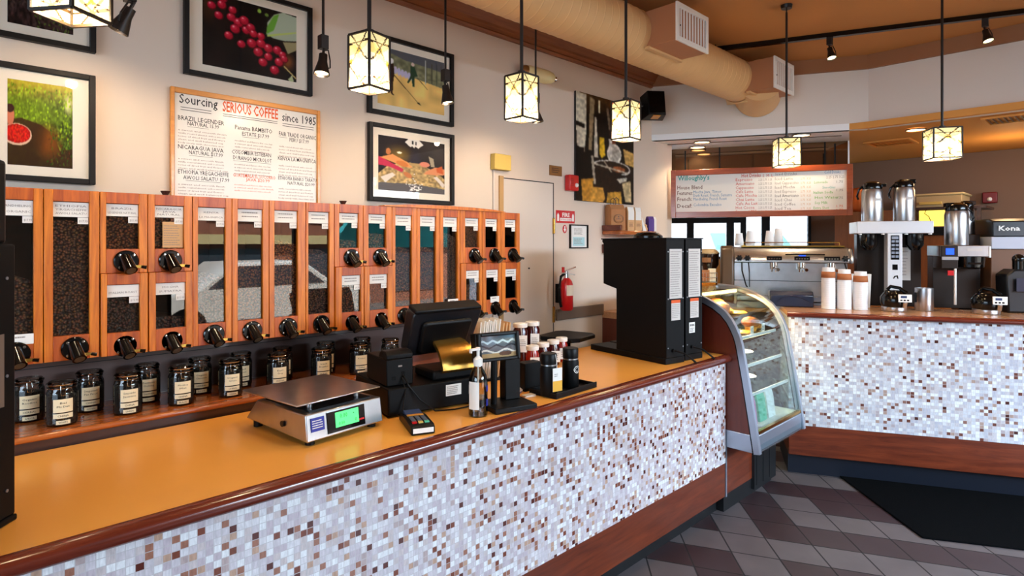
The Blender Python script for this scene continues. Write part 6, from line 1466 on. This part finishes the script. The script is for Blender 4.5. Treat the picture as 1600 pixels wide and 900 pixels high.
s = MB(); s.box(-.10, .197, 0, .29, .385, .465); s.build('top_housing', 'steel', t2, bevel=.004); MB().box(-.10, .197, .16, .28, 0, .385).build('rear_body', 'darksteel', t2, bevel=.003)
s = MB(); s.box(-.10, .0, -.02, .16, .30, .385); s.box(-.10, .0, -.02, .0, .385, .463); s.build('control_head', 'darksteel', t2, bevel=.003)
MB().box(-.075, -.025, -.0225, -.020, .40, .445).build('blue_display', 'lcd_blue', t2, False); MB().box(-.10, .0, -.024, -.019, .362, .385).build('control_trim', 'steel', t2, False)
s = MB(); s.lathe([(.045, .295), (.085, .31), (.09, .385)], 24, 0, T(.10, .07, 0)); s.box(.06, .14, -.025, -.015, .33, .345); s.build('brew_basket', 'gloss', t2)
MB().cyl((-.015, -.01, .04), (-.015, -.01, .30), .008).build('sight_tube', 'paper', t2); MB().box(-.06, -.02, -.012, -.0, .25, .285).build('red_switch', 'red', t2, False); MB().box(.06, .15, -.002, .0, .425, .445).build('maker_strip', 'paper_d', t2, False)
MB().box(.19, .202, -.004, .04, .38, .46).build('white_end', 'paper', t2, False)
def airpot(x, y, z, label, kind, h=.235, r=.066, face=0, sc_=1.0):
    t = bthing('airpot', label, 'airpot', x, y, z, 'steel airpots', face)
    s = MB(); s.lathe([(r*.97, 0), (r, .006), (r, h*.9), (r*.9, h)], 30); s.build('steel_body', 'steel', t)
    s = MB(); s.lathe([(r*.92, h), (r*.94, h+.02), (r*.86, h+.045), (r*.5, h+.06), (.0001, h+.064)], 26)
    if kind == 'spout': s.box(r*.3, r*1.28, -.016, .016, h+.018, h+.042)
    else: s.box(-r*.5, r*1.0, -.03, .03, h+.03, h+.062)
    s.build('pump_lid', 'gloss', t, bevel=.004)
    s = MB(); s.tube([(-r*.9, 0, h+.025), (-r*1.25, 0, h+.0), (-r*1.42, 0, h-.05), (-r*1.30, 0, h-.075)] if kind != 'down' else [(r*.3, -r*.9, h+.02), (r*.35, -r*1.2, h-.02), (r*.35, -r*1.2, h-.09)], .008); s.build('handle', 'gloss', t)
    s = MB(); vs = []; 
    for i in range(7):
        a = R(-96+8*i); vs += [((r+.001)*math.cos(a), (r+.001)*math.sin(a), h*.62), ((r+.001)*math.cos(a), (r+.001)*math.sin(a), h*.72)]
    s.add(vs, [(2*i, 2*i+2, 2*i+3, 2*i+1) for i in range(6)]); s.build('name_plate', 'paper_d', t)
    return t
airpot(.592, .62, ZBAR+.647, 'steel airpot with a black spouted lid, left one on the twin brewer', 'spout', .245, .072)
airpot(.802, .62, ZBAR+.647, 'steel airpot with a rounded black lid, right one on the twin brewer', 'round', .252, .070)
airpot(1.135, .62, ZBAR+.467, 'wide steel airpot on the brewer with the blue display', 'round', .250, .074, 180)
t = bthing('brewer_riser', 'low steel stand behind the right airpot brewer', 'stand', 1.275, .83, 1.101); MB().box(-.06, .075, -.02, .14, 0, .585).build('stand_body', 'darksteel', t, bevel=.004)
airpot(1.288, .89, 1.101+.587, 'slim steel airpot with a hanging black handle, at the back right', 'down', .195, .053)
# thermal servers, steel pitcher, paper sack
def server(x, label):
    t = bthing('thermal_server', label, 'coffee server', x, .30, ZBAR, 'thermal coffee servers')
    s = MB(); s.lathe([(.075, .001), (.078, .008), (.078, .03), (.074, .034)], 28); s.build('steel_base', 'steel', t)
    s = MB(); s.lathe([(.074, .034), (.085, .06), (.085, .10), (.06, .14), (.045, .148), (.0001, .15)], 28); s.build('black_body', 'gloss', t)
    s = MB(); s.tube([(-.04, 0, .15), (-.02, -.0, .175), (.03, -.02, .165), (.07, -.04, .13)], .012); s.build('carry_handle', 'gloss', t)
    s = MB(xf); s.box(.005, .085, .072, .125, .082, .094, 0); s.box(.018, .055, .100, .116, .094, .0945, 1); [s.box(.015+.02*i, .028+.02*i, .080, .090, .094, .0945, 2) for i in range(3)]; s.build('display_panel', ['paper', 'screen_blue', 'gloss'], t, False)
    s = MB(); s.cyl((.045, -.075, .035), (.045, -.09, .072), .014); s.build('faucet', 'steel', t)
server(.655, 'black thermal coffee server before the twin brewer column'); server(1.20, 'black thermal coffee server before the blue display brewer')
t = bthing('steel_pitcher', 'plain steel canister right of the twin brewer column', 'canister', .868, .40, ZBAR); s = MB(); s.lathe([(.055, 0), (.057, .004), (.057, .160), (.054, .162), (.054, .02), (.0001, .02)], 28, cap=False); s.build('canister_body', 'steel', t)
s = MB(); s.box(-.012, .012, -.003, .003, .06, .13, 0, T(-.056, -.02, 0)); s.build('handle', 'black', t)
s = MB(); s.add([(-.06, 0, 0), (.05, 0, 0), (.05, .05, 0), (-.06, .05, 0), (-.075, 0, .25), (.06, 0, .25), (.06, .05, .25), (-.075, .05, .25)], [(3, 2, 1, 0), (4, 5, 6, 7), (0, 1, 5, 4), (1, 2, 6, 5), (2, 3, 7, 6), (3, 0, 4, 7)])
o = s.build('paper_sack', 'paper', None, False); o.location = bar(.50, .55, ZBAR+.07); o.rotation_euler = (0, 0, R(RZB)); 
tag(o, 'plain white paper sack behind the right cup stack', 'bag'); o.location = bar(.50, .50, ZBAR)
# grinder and goods left of the espresso machine
t = bthing('espresso_grinder', 'espresso grinder with a dark bean hopper left of the espresso machine', 'coffee grinder', -.60, .70, 1.101)
s = MB(); s.box(-.07, .07, -.06, .14, 0, .24); s.build('grinder_body', 'gold', t, bevel=.01); s = MB(); s.lathe([(.03, .24), (.05, .28), (.085, .34), (.088, .43)], 26); s.build('bean_hopper', 'hopper', t); s = MB(); s.lathe([(.09, .43), (.09, .44), (.06, .47), (.0001, .475)], 26); s.build('hopper_lid', 'tan', t)
s = MB(); arcstrip(s, .089, 235, 285, .36, .40); s.build('hopper_sticker', 'kraft', t)
t = bthing('wire_basket', 'wire basket with packets on top of the display case end', 'basket', -.62, .12, 1.330, None, 10)
s = MB()
for i in range(9): s.box(-.08+.02*i, -.078+.02*i, -.05, -.048, 0, .07); s.box(-.08+.02*i, -.078+.02*i, .048, .05, 0, .07)
for z in (0, .035, .07): s.tube([(-.08, -.05, z), (.08, -.05, z), (.08, .05, z), (-.08, .05, z), (-.08, -.05, z)], .002, 5)
s.box(-.08, .08, -.05, .05, -.002, 0); s.build('wire_frame', 'steel', t, False)
for i, (m_, x, h) in enumerate((('paper', -.05, .12), ('kraft', .0, .09), ('paper_c', .045, .10))): MB(RZ(8*i-8)).box(x-.025, x+.03, -.02, -.005, .002, h).build('packet', m_, t, False)
# right end: slush style dispenser with black lid, dark appliance, person beyond
t = bthing('drink_dispenser', 'tall tan dispenser with clear bin and black lid at the right picture edge', 'dispenser', 1.375, .70, 1.101)
MB().box(0, .34, 0, .30, 0, .475).build('dispenser_body', 'tanbox', t, bevel=.006); MB().box(-.005, .345, -.02, .30, .475, .565).build('clear_bin', 'binplastic', t, bevel=.006); 
s = MB(fr((0, 0, 0), (0, 1, 0), (0, 0, 1))); s.prism([(-.02, .565), (-.01, .68), (.05, .70), (.30, .70), (.30, .565)], .005, .345); s.build('black_lid', 'black_blue', t, bevel=.008)
s = MB(fr((.04, -.019, .61), (1, 0, 0), (0, -.08, 1))); glyphs(s, 'Kona', I4, .13, .035, 'LEFT', 0, .03); s.build('white_script', 'paper', t, False)
t = bthing('blender_base', 'black blender like appliance with a round top knob at the right picture edge', 'appliance', 1.47, .42, ZBAR)
s = MB(); s.prism([(-.10, .0), (-.11, .26), (-.06, .30), (.10, .30), (.14, .26), (.13, 0)], -.02, .16, 0, xf @ T(0, 0, -.16)); s.build('appliance_body', 'black_blue', t, bevel=.012); s = MB(); s.cyl((-.02, .05, .30), (-.02, .05, .36), .035); s.ball((-.02, .05, .37), .038); s.build('top_knob', 'gloss', t)
MB(xf).box(-.06, .10, .15, .24, .0202, .022).build('blue_panel', 'navy', t, False)

# things by the kitchen wall
KX = 7.135
def kb(px0, py0, px1, py1, name, mats, label, cat, d, X=KX):
    a = onX(px0, py0, X); b = onX(px1, py1, X); return a, b
a, b = onX(1536, 318, KX), onX(1559, 300, KX); t = thing('fire_alarm', 'dark red fire alarm strobe on the kitchen wall', 'fire alarm', (KX, b.y, a.z)); MB().box(-.05, -.001, 0, a.y-b.y, 0, b.z-a.z).build('housing', 'deepred', t, bevel=.008); s = MB(); s.ball((-.05, (a.y-b.y)*.5, (b.z-a.z)*.35), .02, 12); s.build('strobe_lens', 'paper', t)
a, b = onX(1431, 325, 6.6), onX(1503, 300, 6.6)
t = thing('white_appliance', 'pale boxy appliance with a yellow handle on the kitchen rack', 'appliance', (6.6, b.y, a.z)); w_ = a.y-b.y; h_ = b.z-a.z
MB().box(0, .4, 0, w_, 0, h_*.85).build('appliance_body', 'tan', t, bevel=.006); MB().box(-.02, .4, -.02, w_+.02, h_*.85, h_).build('lid', 'cream', t, bevel=.01); MB().box(-.02, 0, w_*.42, w_*.92, h_*.2, h_*.4).build('handle', 'yellowbox', t, bevel=.004)
a2, b2 = onX(1436, 354, 6.6), onX(1480, 328, 6.6)
t = thing('lit_panel', 'small glowing yellow panel with a curved scribble in the kitchen', 'lit sign', (6.6, b2.y, a2.z)); MB().box(.0, .02, 0, a2.y-b2.y, .001, b2.z-a2.z).build('panel', 'lit_panel', t, False); s = MB(fr((-.002, a2.y-b2.y, 0), (0, -1, 0), (0, 0, 1))); W_ = a2.y-b2.y; s.tube([(W_*.18, .16, 0), (W_*.3, .17, 0), (W_*.2, .12, 0), (W_*.36, .09, 0), (W_*.42, .05, 0)], .003, 6); s.build('scribble_mark', 'ink', t)
a3, b3 = onX(1434, 480, 6.58), onX(1482, 357, 6.58)
t = thing('kitchen_rack', 'orange brown wooden cabinet in the kitchen under the glowing panel', 'cabinet', (6.58, b3.y-.25, 0)); 
MB().box(0, .5, 0, a3.y-b3.y+.3, 0, b3.z-.06).build('cabinet_body', 'rackwood', t, False); MB().box(-.02, .5, -.02, a3.y-b3.y+.32, b3.z-.06, a2.z-.010).build('dark_shelf', 'black', t, False)
for y in (.02, a3.y-b3.y+.27): MB().box(.02, .05, y, y+.03, a2.z-.004, a.z-.002).build('upright', 'darkwood', t, False)
MB().box(.0, .45, -.02, a3.y-b3.y+.32, a.z-.02, a.z-.001).build('upper_shelf', 'darkwood', t, False)
a, b = onX(1327, 345, 6.5), onX(1346, 298, 6.5)
t = thing('copper_canister', 'copper coloured canister behind the left airpot', 'canister', (6.55, (a.y+b.y)/2-.03, onX(1330, 332, 6.5).z)); s = MB(); s.lathe([(.11, 0), (.115, .01), (.115, .22), (.10, .235), (.0001, .236)], 26); s.build('canister_body', 'copper', t)
t = thing('kitchen_counter', 'brown kitchen cupboard under the copper canister', 'cupboard', (6.35, 1.46, 0)); MB().box(0, .58, .0, .50, 0, onX(1330, 332, 6.5).z-.001).build('cupboard_body', 'rackwood', t, bevel=.003); MB().box(-.012, 0, .02, .24, .15, 1.5).build('door', 'rackwood2', t, bevel=.003); MB().box(-.012, 0, .26, .48, .15, 1.5).build('door', 'rackwood2', t, bevel=.003)
